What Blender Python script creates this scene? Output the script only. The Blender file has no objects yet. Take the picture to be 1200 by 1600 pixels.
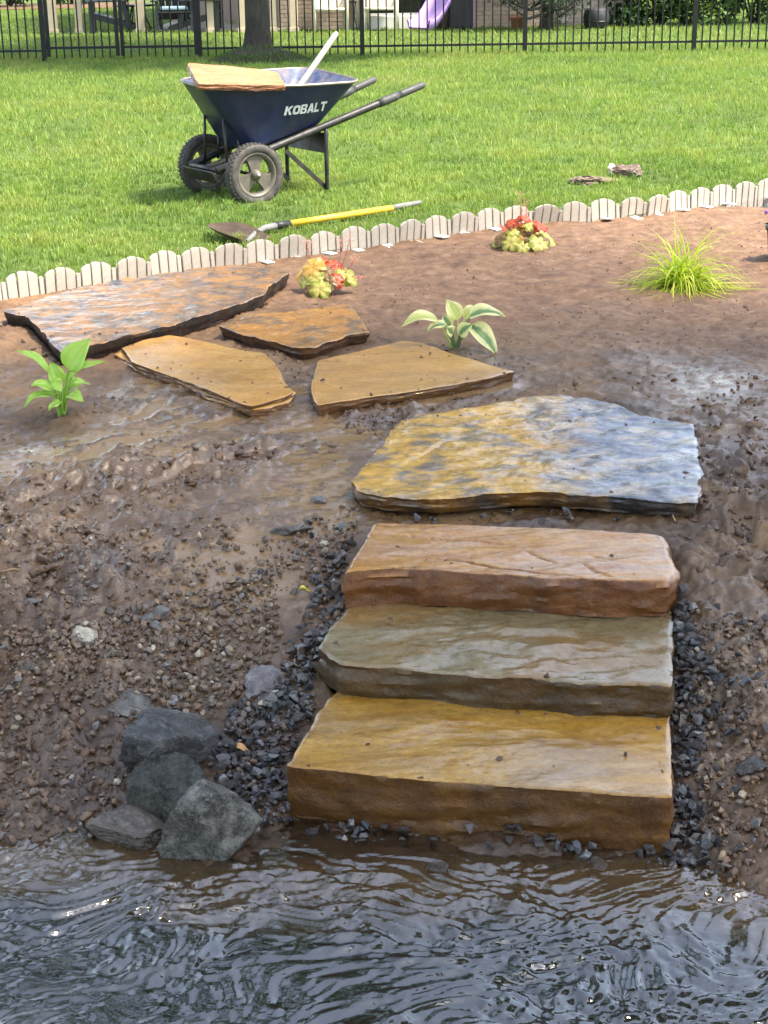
import bpy, bmesh, math, random
import numpy as np
from mathutils import Vector, Matrix
random.seed(7); rng = np.random.default_rng(7)
S = bpy.context.scene
COL = S.collection
rad = math.radians

# ------------------------------------------------------------------ camera
FPX, PITCH, ROLL, CH = 2450.0, 20.2, -0.8, 1.63
cam_d = bpy.data.cameras.new('camera'); cam = bpy.data.objects.new('camera', cam_d); COL.objects.link(cam)
cam_d.sensor_fit = 'VERTICAL'; cam_d.sensor_height = 24.0; cam_d.sensor_width = 18.0
cam_d.lens = 24.0 * FPX / 1600.0
cam_d.clip_start = 0.05; cam_d.clip_end = 2000
CM = Matrix.Translation((0, 0, CH)) @ Matrix.Rotation(rad(90 - PITCH), 4, 'X') @ Matrix.Rotation(rad(ROLL), 4, 'Z')
cam.matrix_world = CM
S.camera = cam
# ------------------------------------------------------------------ sky, sun, exposure
SUN_EL, SUN_AZ = 60.0, 107.0          # azimuth measured from +Y (ahead) towards +X
W = bpy.data.worlds.new('World'); S.world = W; W.use_nodes = True
wn = W.node_tree; wn.nodes.clear()
sky = wn.nodes.new('ShaderNodeTexSky'); sky.sky_type = 'NISHITA'; sky.sun_disc = False
sky.sun_elevation = rad(SUN_EL); sky.sun_rotation = rad(SUN_AZ)
sky.air_density = 1.0; sky.dust_density = 1.0; sky.ozone_density = 1.0
bg = wn.nodes.new('ShaderNodeBackground'); bg.inputs[1].default_value = 0.125
wo = wn.nodes.new('ShaderNodeOutputWorld')
hsv = wn.nodes.new('ShaderNodeHueSaturation'); hsv.inputs['Saturation'].default_value = 0.62
wn.links.new(sky.outputs[0], hsv.inputs['Color']); wn.links.new(hsv.outputs[0], bg.inputs[0]); wn.links.new(bg.outputs[0], wo.inputs[0])
sd = bpy.data.lights.new('sun', 'SUN'); sd.energy = 3.1; sd.angle = rad(10); sd.color = (1.0, 0.92, 0.78)
so = bpy.data.objects.new('sun', sd); COL.objects.link(so)
to_sun = Vector((math.sin(rad(SUN_AZ)) * math.cos(rad(SUN_EL)), math.cos(rad(SUN_AZ)) * math.cos(rad(SUN_EL)), math.sin(rad(SUN_EL))))
so.rotation_euler = to_sun.to_track_quat('Z', 'Y').to_euler(); so.location = (4, 10, 20)
S.view_settings.view_transform = 'Standard'; S.view_settings.look = 'None'
S.view_settings.gamma = 1.0; S.view_settings.use_curve_mapping = False
S.view_settings.exposure = 2.2
S.render.engine = 'CYCLES'
S.cycles.max_bounces = 8; S.cycles.transparent_max_bounces = 12; S.cycles.use_denoising = True
S.cycles.caustics_reflective = False; S.cycles.caustics_refractive = False
S.render.resolution_x, S.render.resolution_y = 768, 1024

# ------------------------------------------------------------------ measuring helpers
RM = np.array(CM.to_3x3())
def ray(px, py):
    d = RM @ np.array([(px - 600.0) / FPX, -(py - 800.0) / FPX, -1.0])
    return d
def P(px, py, z):
    d = ray(px, py); t = (z - CH) / d[2]
    return np.array([d[0] * t, d[1] * t, z])
def PY(px, py, y):                       # point of the sight line at a distance y ahead
    d = ray(px, py); t = y / d[1]
    return np.array([d[0] * t, y, CH + d[2] * t])
def PP(px, py, p0, n):                   # point of the sight line on a plane
    d = Vector(ray(px, py)); o = Vector((0, 0, CH))
    t = (Vector(p0) - o).dot(n) / d.dot(n)
    return o + d * t

# ------------------------------------------------------------------ noise (numpy)
class Noise:
    def __init__(s, seed):
        r = np.random.default_rng(seed); s.p = r.permutation(256); s.p = np.concatenate([s.p, s.p, s.p])
        g = r.normal(size=(256, 3)); s.g = g / np.linalg.norm(g, axis=1)[:, None]
    def __call__(s, x, y, z=0.0):
        x = np.asarray(x, float); y = np.asarray(y, float); z = np.zeros_like(x) + z
        xi, yi, zi = np.floor(x).astype(int), np.floor(y).astype(int), np.floor(z).astype(int)
        xf, yf, zf = x - xi, y - yi, z - zi
        f = lambda t: t * t * t * (t * (t * 6 - 15) + 10)
        u, v, w = f(xf), f(yf), f(zf)
        def gr(a, b, c):
            h = s.p[(s.p[(s.p[(xi + a) & 255] + yi + b) & 255] + zi + c) & 255]
            g = s.g[h]
            return g[..., 0] * (xf - a) + g[..., 1] * (yf - b) + g[..., 2] * (zf - c)
        def L(a, b, t): return a + (b - a) * t
        return 1.5 * L(L(L(gr(0,0,0), gr(1,0,0), u), L(gr(0,1,0), gr(1,1,0), u), v),
                       L(L(gr(0,0,1), gr(1,0,1), u), L(gr(0,1,1), gr(1,1,1), u), v), w)
    def fbm(s, x, y, z=0.0, o=4, g=0.5, l=2.0):
        t, a = 0.0, 1.0
        for k in range(o):
            t = t + a * s(x * l ** k + 17.3 * k, y * l ** k - 9.1 * k, z * l ** k); a *= g
        return t
    def ridge(s, x, y, z=0.0, o=4, g=0.5):
        t, a = 0.0, 1.0
        for k in range(o):
            t = t + a * (1 - 2.2 * np.abs(s(x * 2 ** k + 5.7 * k, y * 2 ** k + 3.3 * k, z * 2 ** k))); a *= g
        return t
NZ = Noise(3); NZ2 = Noise(11); NZ3 = Noise(29)
def sstep(a, b, x):
    t = np.clip((x - a) / (b - a), 0, 1); return t * t * (3 - 2 * t)
def clodfield(x, y, s, seed, fill=0.8):      # fused lumps: highest of the rounded cells around each point
    x = (x + 0.45 * s * NZ.fbm(x / s * 0.7, y / s * 0.7, seed, 3)) / s; y = (y + 0.45 * s * NZ2.fbm(x * 0.7, y / s * 0.7, seed + 3, 3)) / s
    xi, yi = np.floor(x).astype(np.int64), np.floor(y).astype(np.int64); out = np.zeros(x.shape)
    for a in (-1, 0, 1):
        for b in (-1, 0, 1):
            cx, cy = xi + a, yi + b; hsh = (cx * 73856093) ^ (cy * 19349663) ^ (seed * 83492791)
            r1 = ((hsh * 2654435761) & 0xFFFF) / 65535.0; r2 = ((hsh * 40503 + 977) & 0xFFFF) / 65535.0; r3 = ((hsh * 69069 + 12345) & 0xFFFF) / 65535.0
            d2 = (x - cx - r1) ** 2 + (y - cy - r2) ** 2; rad_c = 0.35 + 0.5 * r3
            out = np.maximum(out, np.where(r1 * .5 + r2 * .5 < fill, (0.25 + 0.75 * r3) * np.sqrt(np.clip(1 - d2 / rad_c ** 2, 0, 1)), 0))
    return out
def inpoly(x, y, poly):
    x = np.asarray(x); y = np.asarray(y); r = np.zeros(x.shape, bool); n = len(poly)
    for i in range(n):
        (x1, y1), (x2, y2) = poly[i][:2], poly[(i + 1) % n][:2]
        if y1 == y2: continue
        c = ((y1 > y) != (y2 > y)) & (x < (x2 - x1) * (y - y1) / (y2 - y1) + x1)
        r ^= c
    return r

# ------------------------------------------------------------------ objects
def mesh_np(name, V, quads=None, tris=None, smooth=True, sharp=None):
    me = bpy.data.meshes.new(name); V = np.asarray(V, np.float32)
    q = np.asarray(quads if quads is not None else np.zeros((0, 4)), np.int32).reshape(-1, 4)
    t = np.asarray(tris if tris is not None else np.zeros((0, 3)), np.int32).reshape(-1, 3)
    me.vertices.add(len(V)); me.vertices.foreach_set('co', V.ravel())
    me.loops.add(q.size + t.size); me.loops.foreach_set('vertex_index', np.concatenate([q.ravel(), t.ravel()]))
    me.polygons.add(len(q) + len(t))
    ls = np.concatenate([np.arange(len(q)) * 4, q.size + np.arange(len(t)) * 3]).astype(np.int32)
    me.polygons.foreach_set('loop_start', ls)
    me.polygons.foreach_set('use_smooth', np.full(len(ls), smooth))
    me.update(calc_edges=True); me.validate()
    if sharp: me.set_sharp_from_angle(angle=rad(sharp))
    return me
def attr(me, name, arr):
    a = me.attributes.new(name, 'FLOAT', 'POINT'); a.data.foreach_set('value', np.asarray(arr, np.float32))
def link(name, data, mat=None, parent=None, loc=None, rot=None):
    o = bpy.data.objects.new(name, data); COL.objects.link(o)
    if mat is not None and data is not None:
        data.materials.clear(); data.materials.append(mat)
    if parent is not None: o.parent = parent
    if loc is not None: o.location = loc
    if rot is not None: o.rotation_euler = rot
    return o
def tag(o, label=None, cat=None, group=None, kind=None):
    if label: o['label'] = label
    if cat: o['category'] = cat
    if group: o['group'] = group
    if kind: o['kind'] = kind
    return o
def thing(name, label, cat, loc=(0, 0, 0), rz=0.0, group=None):
    o = link(name, None, None, None, loc, (0, 0, rz)); o.empty_display_size = 0.1
    return tag(o, label, cat, group)
def copy_tree(o, parent=None):
    c = o.copy(); COL.objects.link(c)
    if parent: c.parent = parent
    for ch in list(o.children): copy_tree(ch, c)
    return c
class MB:
    """collects simple shapes for one mesh"""
    def __init__(s): s.bm = bmesh.new()
    def box(s, c, d, rot=None, bev=0.0):
        r = bmesh.ops.create_cube(s.bm, size=1.0); vs = r['verts']
        M = Matrix.Translation(c) @ (rot.to_4x4() if rot is not None else Matrix.Identity(4)) @ Matrix.Diagonal((d[0], d[1], d[2], 1))
        bmesh.ops.transform(s.bm, matrix=M, verts=vs)
        if bev:
            es = list({e for v in vs for e in v.link_edges})
            bmesh.ops.bevel(s.bm, geom=es, offset=bev, segments=2, affect='EDGES', profile=0.6)
        return s
    def tube(s, pts, r, n=10, cap=True):
        pts = [Vector(p) for p in pts]; rr = r if isinstance(r, (list, tuple)) else [r] * len(pts)
        rings = []; up = Vector((0.13, 0.31, 0.94))
        for i, p in enumerate(pts):
            t = (pts[min(i + 1, len(pts) - 1)] - pts[max(i - 1, 0)]).normalized()
            a = t.cross(up)
            if a.length < 0.05: a = t.cross(Vector((1, 0, 0)))
            a.normalize(); b = t.cross(a)
            rings.append([s.bm.verts.new(p + (a * math.cos(2 * math.pi * k / n) + b * math.sin(2 * math.pi * k / n)) * rr[i]) for k in range(n)])
        for i in range(len(rings) - 1):
            for k in range(n):
                f = s.bm.faces.new((rings[i][k], rings[i][(k + 1) % n], rings[i + 1][(k + 1) % n], rings[i + 1][k])); f.smooth = True
        if cap:
            s.bm.faces.new(rings[0][::-1]); s.bm.faces.new(rings[-1])
        return s
    def lathe(s, prof, M=Matrix.Identity(4), n=40, closed=False):
        rings = []
        for r, h in prof:
            rings.append([s.bm.verts.new(M @ Vector((r * math.cos(2 * math.pi * k / n), r * math.sin(2 * math.pi * k / n), h))) for k in range(n)])
        m = len(rings)
        for i in range(m if closed else m - 1):
            for k in range(n):
                a, b = rings[i], rings[(i + 1) % m]
                f = s.bm.faces.new((a[k], a[(k + 1) % n], b[(k + 1) % n], b[k])); f.smooth = True
        return s
    def prism(s, pts, z0, z1, M=Matrix.Identity(4)):
        a = [s.bm.verts.new(M @ Vector((p[0], p[1], z0))) for p in pts]
        b = [s.bm.verts.new(M @ Vector((p[0], p[1], z1))) for p in pts]
        n = len(pts)
        s.bm.faces.new(a[::-1]); s.bm.faces.new(b)
        for i in range(n): s.bm.faces.new((a[i], a[(i + 1) % n], b[(i + 1) % n], b[i]))
        return s
    def data(s, name):
        bmesh.ops.recalc_face_normals(s.bm, faces=s.bm.faces[:])
        me = bpy.data.meshes.new(name); s.bm.to_mesh(me); s.bm.free(); return me
    def build(s, name, mat, parent=None, loc=None, rot=None):
        return link(name, s.data(name), mat, parent, loc, rot)

# ------------------------------------------------------------------ materials
class MT:
    def __init__(s, name):
        s.m = bpy.data.materials.new(name); s.m.use_nodes = True; s.t = s.m.node_tree
        s.b = s.t.nodes['Principled BSDF']; s.out = s.t.nodes['Material Output']
    def n(s, ty, ins=None, **kw):
        nd = s.t.nodes.new('ShaderNode' + ty)
        for k, v in kw.items(): setattr(nd, k, v)
        for k, v in (ins or {}).items(): s.set(nd.inputs[k], v)
        return nd
    def set(s, sock, v):
        if isinstance(v, bpy.types.NodeSocket): s.t.links.new(v, sock)
        elif isinstance(v, bpy.types.Node): s.t.links.new(v.outputs[0], sock)
        else:
            if isinstance(v, (tuple, list)) and len(v) == 3 and sock.type == 'RGBA': v = (*v, 1)
            sock.default_value = v
    def p(s, **kw):
        names = dict(base='Base Color', rough='Roughness', metal='Metallic', spec='Specular IOR Level', normal='Normal', coat='Coat Weight', coatr='Coat Roughness', coatn='Coat Normal', sss='Subsurface Weight', trans='Transmission Weight', ior='IOR')
        for k, v in kw.items(): s.set(s.b.inputs[names[k]], v)
    def coord(s, kind='Object', scale=(1, 1, 1), rot=(0, 0, 0)):
        c = s.n('TexCoord'); mp = s.n('Mapping', {'Vector': c.outputs[kind], 'Scale': scale, 'Rotation': rot}); return mp.outputs[0]
    def noise(s, vec, scale, detail=6, rough=0.55, dist=0.0):
        nd = s.n('TexNoise', {'Vector': vec, 'Scale': scale, 'Detail': detail, 'Roughness': rough, 'Distortion': dist}); return nd.outputs[0]
    def vor(s, vec, scale, feature='F1', out=0):
        return s.n('TexVoronoi', {'Vector': vec, 'Scale': scale}, feature=feature).outputs[out]
    def ramp(s, fac, stops, interp='LINEAR'):
        r = s.n('ValToRGB', {'Fac': fac}); cr = r.color_ramp; cr.interpolation = interp
        while len(cr.elements) > 1: cr.elements.remove(cr.elements[-1])
        for i, (p, c) in enumerate(stops):
            e = cr.elements[0] if i == 0 else cr.elements.new(p)
            e.position = p; e.color = (*c, 1) if isinstance(c, (tuple, list)) else (c, c, c, 1)
        return r.outputs[0]
    def mix(s, fac, a, b, mode='MIX'):
        nd = s.n('Mix', data_type='RGBA', blend_type=mode)
        s.set(nd.inputs[0], fac); s.set(nd.inputs[6], a); s.set(nd.inputs[7], b); return nd.outputs[2]
    def math(s, op, a, b=0.0, c=0.0, clamp=False):
        nd = s.n('Math', operation=op, use_clamp=clamp); s.set(nd.inputs[0], a); s.set(nd.inputs[1], b); s.set(nd.inputs[2], c); return nd.outputs[0]
    def attr(s, name): return s.n('Attribute', attribute_name=name).outputs['Fac']
    def bump(s, h, strength=0.3, dist=0.01, normal=None):
        nd = s.n('Bump', {'Height': h, 'Strength': strength, 'Distance': dist})
        if normal is not None: s.set(nd.inputs['Normal'], normal)
        return nd.outputs[0]
def simple(name, col, rough=0.5, metal=0.0, var=0.25, scale=8.0, bump=0.1, spec=0.5, dirt=None, dirt_amt=0.5, kind='Object', bdist=0.004):
    t = MT(name); v = t.coord(kind)
    n1 = t.noise(v, scale, 6, 0.6)
    d = tuple(c * (1 - var) for c in col); l = tuple(min(1, c * (1 + var)) for c in col)
    c = t.ramp(n1, [(0.3, d), (0.7, l)])
    if dirt is not None:
        n2 = t.noise(v, scale * 2.3, 8, 0.7)
        k = t.ramp(n2, [(0.5 - 0.2 * dirt_amt, 0.0), (0.72, 1.0)])
        c = t.mix(t.math('MULTIPLY', k, dirt_amt), c, dirt)
    t.p(base=c, metal=metal, spec=spec, rough=t.ramp(t.noise(v, scale * 3, 4), [(0.3, max(0.03, rough - 0.1)), (0.7, min(1, rough + 0.1))]))
    if bump: t.p(normal=t.bump(t.noise(v, scale * 12, 5), bump, bdist))
    return t.m
# ------------------------------------------------------------------ shape of the ground
WATER_Z = -0.372
def zb(x, y):
    x = np.asarray(x, float); y = np.asarray(y, float)
    yy = y + 0.26 * sstep(0.62, 0.98, x)  - 0.12 * sstep(-0.38, -0.6, x)
    return np.interp(yy, [-60, -3, -1, 0.3, 1.2, 2.6, 3.0, 3.16, 3.33, 3.6, 4.0, 4.4, 5.0, 6.0, 7.0],
                     [0, 0, -0.1, -0.45, -0.55, -0.50, -0.42, -0.368, -0.345, -0.27, -0.17, -0.085, -0.04, -0.012, 0])
def G(px, py):
    z = 0.0
    for _ in range(25):
        p = P(px, py, z); z = 0.5 * z + 0.5 * float(zb(p[0], p[1]))
    return P(px, py, z)

# the line of the garden edging
EDGE_PX = [(-190, 498), (0, 468), (100, 454), (200, 440), (300, 423), (400, 409), (500, 397), (600, 383), (700, 367), (800, 353), (890, 346), (1000, 338), (1100, 322), (1200, 309), (1400, 283)]
EDGE = np.array([P(a, b, 0.0)[:2] for a, b in EDGE_PX])
def y_edge(x):
    x = np.asarray(x, float)
    k = (EDGE[1, 1] - EDGE[0, 1]) / (EDGE[1, 0] - EDGE[0, 0]); k2 = (EDGE[-1, 1] - EDGE[-2, 1]) / (EDGE[-1, 0] - EDGE[-2, 0])
    y = np.interp(x, EDGE[:, 0], EDGE[:, 1])
    y = np.where(x < EDGE[0, 0], EDGE[0, 1] + 0.3 * k * np.maximum(x - EDGE[0, 0], -6), y)
    return np.where(x > EDGE[-1, 0], EDGE[-1, 1] + 0.3 * k2 * np.minimum(x - EDGE[-1, 0], 6), y)

# ------------------------------------------------------------------ stone slabs: outlines as they lie
STEP_Z = (-0.228, -0.139, -0.032)
SLABS = dict(
    step1=dict(z=STEP_Z[0], t=0.16, px=[(447, 1196), (520, 1204), (600, 1213), (700, 1221), (800, 1228), (920, 1238), (1049, 1246), (1047, 1190), (1045, 1120), (1043, 1070), (780, 1062), (545, 1062), (508, 1098), (478, 1146)]),
    step2=dict(z=STEP_Z[1], t=0.088, px=[(497, 1012), (508, 1018), (530, 1039), (582, 1044), (660, 1047), (740, 1056), (850, 1061), (900, 1068), (975, 1071), (1049, 1074), (1050, 1030), (1051, 990), (1049, 935), (1047, 905), (800, 900), (572, 898), (548, 942), (520, 975)]),
    step3=dict(z=STEP_Z[2], t=0.106, px=[(538, 895), (575, 892), (629, 889), (700, 893), (760, 897), (805, 899), (850, 905), (898, 905), (960, 907), (1040, 907), (1055, 890), (1050, 868), (1042, 846), (1036, 838), (950, 831), (800, 822), (700, 820), (586, 817), (566, 850)]),
    landing=dict(z=-0.005, t=0.05, px=[(547, 752), (562, 769), (600, 776), (650, 778), (700, 779), (745, 775), (790, 770), (845, 768), (900, 773), (950, 777), (1020, 782), (1090, 787), (1093, 765), (1098, 738), (1091, 715), (1088, 690), (1085, 660), (1040, 655), (1000, 649), (960, 631), (915, 621), (870, 616), (820, 620), (790, 628), (760, 634), (700, 642), (630, 655), (612, 672), (598, 694), (577, 720)]),
    rear=dict(z=0.055, t=0.095, px=[(4, 486), (40, 494), (62, 512), (80, 535), (96, 551), (140, 540), (191, 526), (230, 517), (269, 508), (300, 497), (331, 489), (372, 475), (413, 462), (420, 448), (452, 427), (420, 420), (362, 415), (310, 419), (258, 427), (200, 434), (155, 444), (100, 455), (52, 472)]),
    small=dict(z=0.042, t=0.062, px=[(344, 510), (365, 500), (382, 493), (430, 489), (480, 483), (543, 474), (558, 489), (577, 518), (545, 524), (517, 533), (490, 543), (470, 545), (440, 538), (413, 530), (375, 522)]),
    left=dict(z=0.022, t=0.04, px=[(190, 543), (225, 531), (264, 523), (305, 530), (351, 541), (385, 548), (413, 552), (428, 566), (439, 584), (446, 600), (460, 613), (440, 622), (415, 628), (393, 634), (365, 625), (336, 613), (295, 596), (250, 582), (207, 566)]),
    right=dict(z=0.022, t=0.05, px=[(498, 563), (560, 548), (630, 532), (660, 535), (690, 546), (720, 556), (760, 568), (806, 580), (770, 589), (740, 595), (700, 602), (650, 610), (600, 617), (560, 623), (496, 634), (488, 615), (487, 598), (492, 585)]),
)
for s in SLABS.values(): s['w'] = np.array([P(a, b, s['z'])[:2] for a, b in s['px']])
def wpoly(px): return [tuple(G(a, b)[:2]) for a, b in px]

# ------------------------------------------------------------------ soil bed / creek bed
def blob(x, y, px, py, rx, ry):
    c = G(px, py); return np.exp(-(((x - c[0]) / rx) ** 2 + ((y - c[1]) / ry) ** 2))
def ground_fields(x, y):
    wet = 0.46 + 0.55 * NZ.fbm(x * 1.3, y * 1.3, 2.0, 3)
    for a in [(260, 830, .45, .5), (330, 690, .6, .6), (250, 900, .22, .25), (500, 620, .5, .35), (430, 760, .4, .4), (820, 800, .5, .08), (1170, 950, .12, .1), (560, 700, .25, .4), (760, 600, .2, .12)]:
        wet = wet + 0.75 * blob(x, y, *a)
    wet = wet - 1.0 * blob(x, y, 97, 650, .16, .2)
    wet = np.clip(wet, 0, 1.4)
    dry = sstep(5.9, 7.4, y + 0.5 * NZ2.fbm(x, y, 0, 2)) * (0.65 + 0.35 * sstep(-1.2, 0.6, x))
    wet = wet * (1 - 0.85 * dry)
    rough = 0.22 + 0.22 * NZ2.fbm(x * 1.7, y * 1.7, 1.0, 3)
    for a in [(1165, 760, .28, .9), (1160, 880, .25, .4), (150, 760, .35, .28), (60, 900, .3, .5), (60, 1060, .3, .3), (600, 655, .1, .15), (390, 705, .12, .1), (60, 1210, .25, .2), (330, 740, .2, .12), (1150, 1090, .25, .3), (20, 520, .1, .4), (700, 640, .4, .1), (97, 650, .12, .14)]:
        rough = rough + 0.75 * blob(x, y, *a)
    rough = np.clip(rough, 0.05, 1.1) * (1 - 0.55 * dry)
    return wet, dry, rough
FOOT = [(*G(a, b)[:2], an, tr) for a, b, an, tr in [(285, 742, 0.9, True), (385, 712, 0.5, False), (150, 705, 1.2, False), (475, 672, 0.2, False), (75, 775, 0.8, True), (1150, 690, 1.2, False), (1160, 820, 1.4, False), (360, 655, 0.7, False), (900, 575, 0.4, False), (1050, 560, 1.0, False), (235, 640, 1.3, False)]]
def ground_z(x, y, full=False):
    wet, dry, rough = ground_fields(x, y)
    base = zb(x, y)
    lo = 0.014 * NZ.fbm(x * 2.2, y * 2.2, 0.4, 3)
    clod = NZ2.ridge(x * 9, y * 9, 0.2, 4, 0.55)
    lump = NZ3.fbm(x * 14, y * 14, 0.0, 4, 0.55)
    fine = NZ.fbm(x * 42, y * 42, 1.0, 3, 0.6)
    wx, wy = x + 0.03 * NZ.fbm(x * 6, y * 6, 3, 2), y + 0.03 * NZ2.fbm(x * 6, y * 6, 4, 2)
    p1 = NZ.fbm(wx * 6, wy * 8, 2.2, 4, 0.55); p2 = NZ2.fbm(wx * 13, wy * 15, 1.1, 4, 0.6); p3 = NZ3.fbm(wx * 26, wy * 28, 0.6, 3, 0.6)
    plate = 0.010 * (sstep(-0.03, 0.03, p1) - 0.5) + 0.009 * (sstep(0.08, 0.13, p2) - 0.4) + 0.006 * (sstep(0.12, 0.2, p3) - 0.35)
    bil = np.abs(NZ2(x * 24, y * 24, 0.7)) + 0.5 * np.abs(NZ3(x * 47, y * 47, 0.3))
    rk = sstep(0.38, 0.85, rough) * np.clip(0.55 + 0.9 * NZ2.fbm(x * 5, y * 5, 6, 2), 0, 1.2)
    cl = rk * (0.030 * clodfield(x, y, 0.085, 1, .55) + 0.020 * clodfield(x, y, 0.042, 2, .7)) + (0.15 + rk) * 0.009 * clodfield(x, y, 0.021, 3, .7) * np.clip(0.3 + 1.6 * NZ3.fbm(x * 3, y * 3, 2, 2), 0, 1)
    h = base + lo * (1 + 1.2 * sstep(-0.2, -0.33, base)) + cl + (0.08 + 0.45 * rough) * (0.016 * lump + 0.004 * (clod - 0.9)) + (0.42 + 0.35 * rough) * plate + (0.0009 + 0.0020 * rough) * fine
    for (fx0, fy0, an, tread) in FOOT:
        c_, s_ = math.cos(an), math.sin(an); u = (x - fx0) * c_ + (y - fy0) * s_; v_ = -(x - fx0) * s_ + (y - fy0) * c_
        wd = 0.046 - 0.010 * np.exp(-((u + 0.03) / 0.05) ** 2); r2 = (u / 0.145) ** 2 + (v_ / wd) ** 2; r2 = r2 + 0.25 * NZ.fbm(x * 11, y * 11, 3, 2)
        ins = sstep(1.25, 0.8, r2); h = h + ins * (base - 0.010 + (0.0035 * np.sin(u * 330) if tread else 0.002 * lump) - h) * 0.85 + 0.011 * np.exp(-((r2 - 1.6) / 0.4) ** 2) * (0.5 + 0.8 * lump)
    # standing water: hollows in the wet mud fill to a level
    lev = base + 0.004 * NZ.fbm(x * 0.9, y * 0.9, 5, 2) - 0.0015
    pud = sstep(0.60, 0.95, wet) * sstep(0.85, 0.5, rough)
    h2 = np.where(h < lev, lev + 0.12 * (h - lev), h)
    puddle = pud * sstep(0.0015, -0.002, h - lev)
    h = h + (h2 - h) * pud
    if full: return h, wet, dry, rough, puddle
    return h
def make_ground():
    r = []; y = 1.0
    while y < 9.9: r.append(y); y += 0.00185 * max(y, 2.6)
    ys = np.concatenate([[-60, -20, -8, -3, -1.5, -0.5, 0.2, 0.6], r])
    t = np.arange(-0.35, 0.3501, 0.00185); g = list(0.35 + np.cumsum(0.0008 + 0.00004 * np.arange(70))) + [0.55, 0.65, 0.8, 1.0, 1.5, 2.5]
    ts = np.concatenate([-np.array(g[::-1]), t, g])
    Y, T = np.meshgrid(ys, ts, indexing='ij')
    X = np.where(np.abs(T) <= 0.35, T, np.sign(T) * (0.35 + (np.abs(T) - 0.35) * 3)) * np.maximum(Y, 2.6)
    x, y = X.ravel(), Y.ravel()
    h, wet, dry, rough, pud = ground_z(x, y, True)
    for k, s in SLABS.items():          # bed the stones: soil is pressed below them
        c = s['w'].mean(0); pl = c + (s['w'] - c) * 0.985
        m = inpoly(x, y, pl); h = np.where(m, np.minimum(h, s['z'] - s['t'] * 0.8 - (0.05 if k.startswith('step') else 0)), h)
    nr, nc = Y.shape; i = np.arange(nr * nc).reshape(nr, nc)
    q = np.stack([i[:-1, :-1], i[:-1, 1:], i[1:, 1:], i[1:, :-1]], -1).reshape(-1, 4)
    keep = (y[q].mean(1) < y_edge(x[q].mean(1)) + 0.03)
    me = mesh_np('garden_soil', np.stack([x, y, h], 1), q[keep])
    attr(me, 'wet', wet); attr(me, 'dry', dry); attr(me, 'puddle', pud); attr(me, 'rough', rough)
    bed = sstep(-0.372, -0.42, h); attr(me, 'bed', bed); attr(me, 'shore', sstep(-0.10, -0.33, h))
    return me
def soil_mat():
    t = MT('soil'); v = t.coord('Object')
    wet, dry, pud, bed = t.attr('wet'), t.attr('dry'), t.attr('puddle'), t.attr('bed')
    n1 = t.noise(v, 3.0, 8, 0.62); n2 = t.noise(v, 38, 8, 0.7); n3 = t.noise(v, 11, 6, 0.6)
    c = t.ramp(n1, [(0.32, (0.085, 0.044, 0.018)), (0.5, (0.165, 0.094, 0.040)), (0.68, (0.25, 0.152, 0.072))])
    cd = t.ramp(n3, [(0.3, (0.14, 0.07, 0.033)), (0.55, (0.235, 0.128, 0.063)), (0.75, (0.33, 0.20, 0.113))])
    c = t.mix(dry, c, cd)
    c = t.mix(t.ramp(n2, [(0.40, 0.0), (0.66, 0.75)]), t.mix(1.0, c, (0.62, 0.6, 0.6), 'MULTIPLY'), c)
    sp = t.vor(v, 85.0); c = t.mix(t.ramp(sp, [(0.0, 0.55), (0.16, 0.0)]), c, (0.30, 0.22, 0.16))
    moist = t.ramp(t.noise(t.coord('Object', (1, 1, 1)), 2.6, 9, 0.72, 0.6), [(0.50, 0.0), (0.62, 1.0)])
    c = t.mix(t.math('MULTIPLY', moist, 0.6), c, t.mix(1.0, c, (0.55, 0.48, 0.45), 'MULTIPLY'))
    c = t.mix(t.math('MULTIPLY', pud, 0.75), c, (0.25, 0.155, 0.075))
    c = t.mix(t.math('MULTIPLY', t.attr('shore'), 0.75), c, t.mix(1.0, c, (0.40, 0.36, 0.33), 'MULTIPLY'))
    c = t.mix(bed, c, t.ramp(n1, [(0.35, (0.13, 0.075, 0.028)), (0.65, (0.25, 0.155, 0.065))]))
    r = t.math('SUBTRACT', 0.74, t.math('MULTIPLY', wet, t.math('ADD', 0.34, t.math('MULTIPLY', n3, 0.30))))
    r = t.math('SUBTRACT', r, t.math('MULTIPLY', pud, 0.45), clamp=True)
    r = t.math('MAXIMUM', r, 0.07)
    bmp = t.bump(t.noise(v, 120, 6, 0.7), t.math('SUBTRACT', 0.5, t.math('MULTIPLY', pud, 0.48)), 0.004)
    bmp = t.bump(t.noise(v, 30, 6, 0.65), t.math('SUBTRACT', 0.32, t.math('MULTIPLY', pud, 0.31)), 0.009, bmp)
    t.p(base=c, rough=r, normal=bmp, spec=0.5)
    cw = t.math('MULTIPLY', t.ramp(t.math('ADD', t.math('MULTIPLY', wet, 0.75), t.math('MULTIPLY', t.noise(v, 7, 6, 0.65), 0.9)), [(0.62, 0.0), (1.0, 0.52)]), t.math('SUBTRACT', 1.0, dry), clamp=True)
    t.p(coat=cw, coatr=0.13, coatn=t.bump(n2, 0.35, 0.008))
    return t.m
M_SOIL = soil_mat()
tag(link('garden_soil', make_ground(), M_SOIL), kind='structure', label='wet brown muddy garden bed sloping down to the creek')

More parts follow.
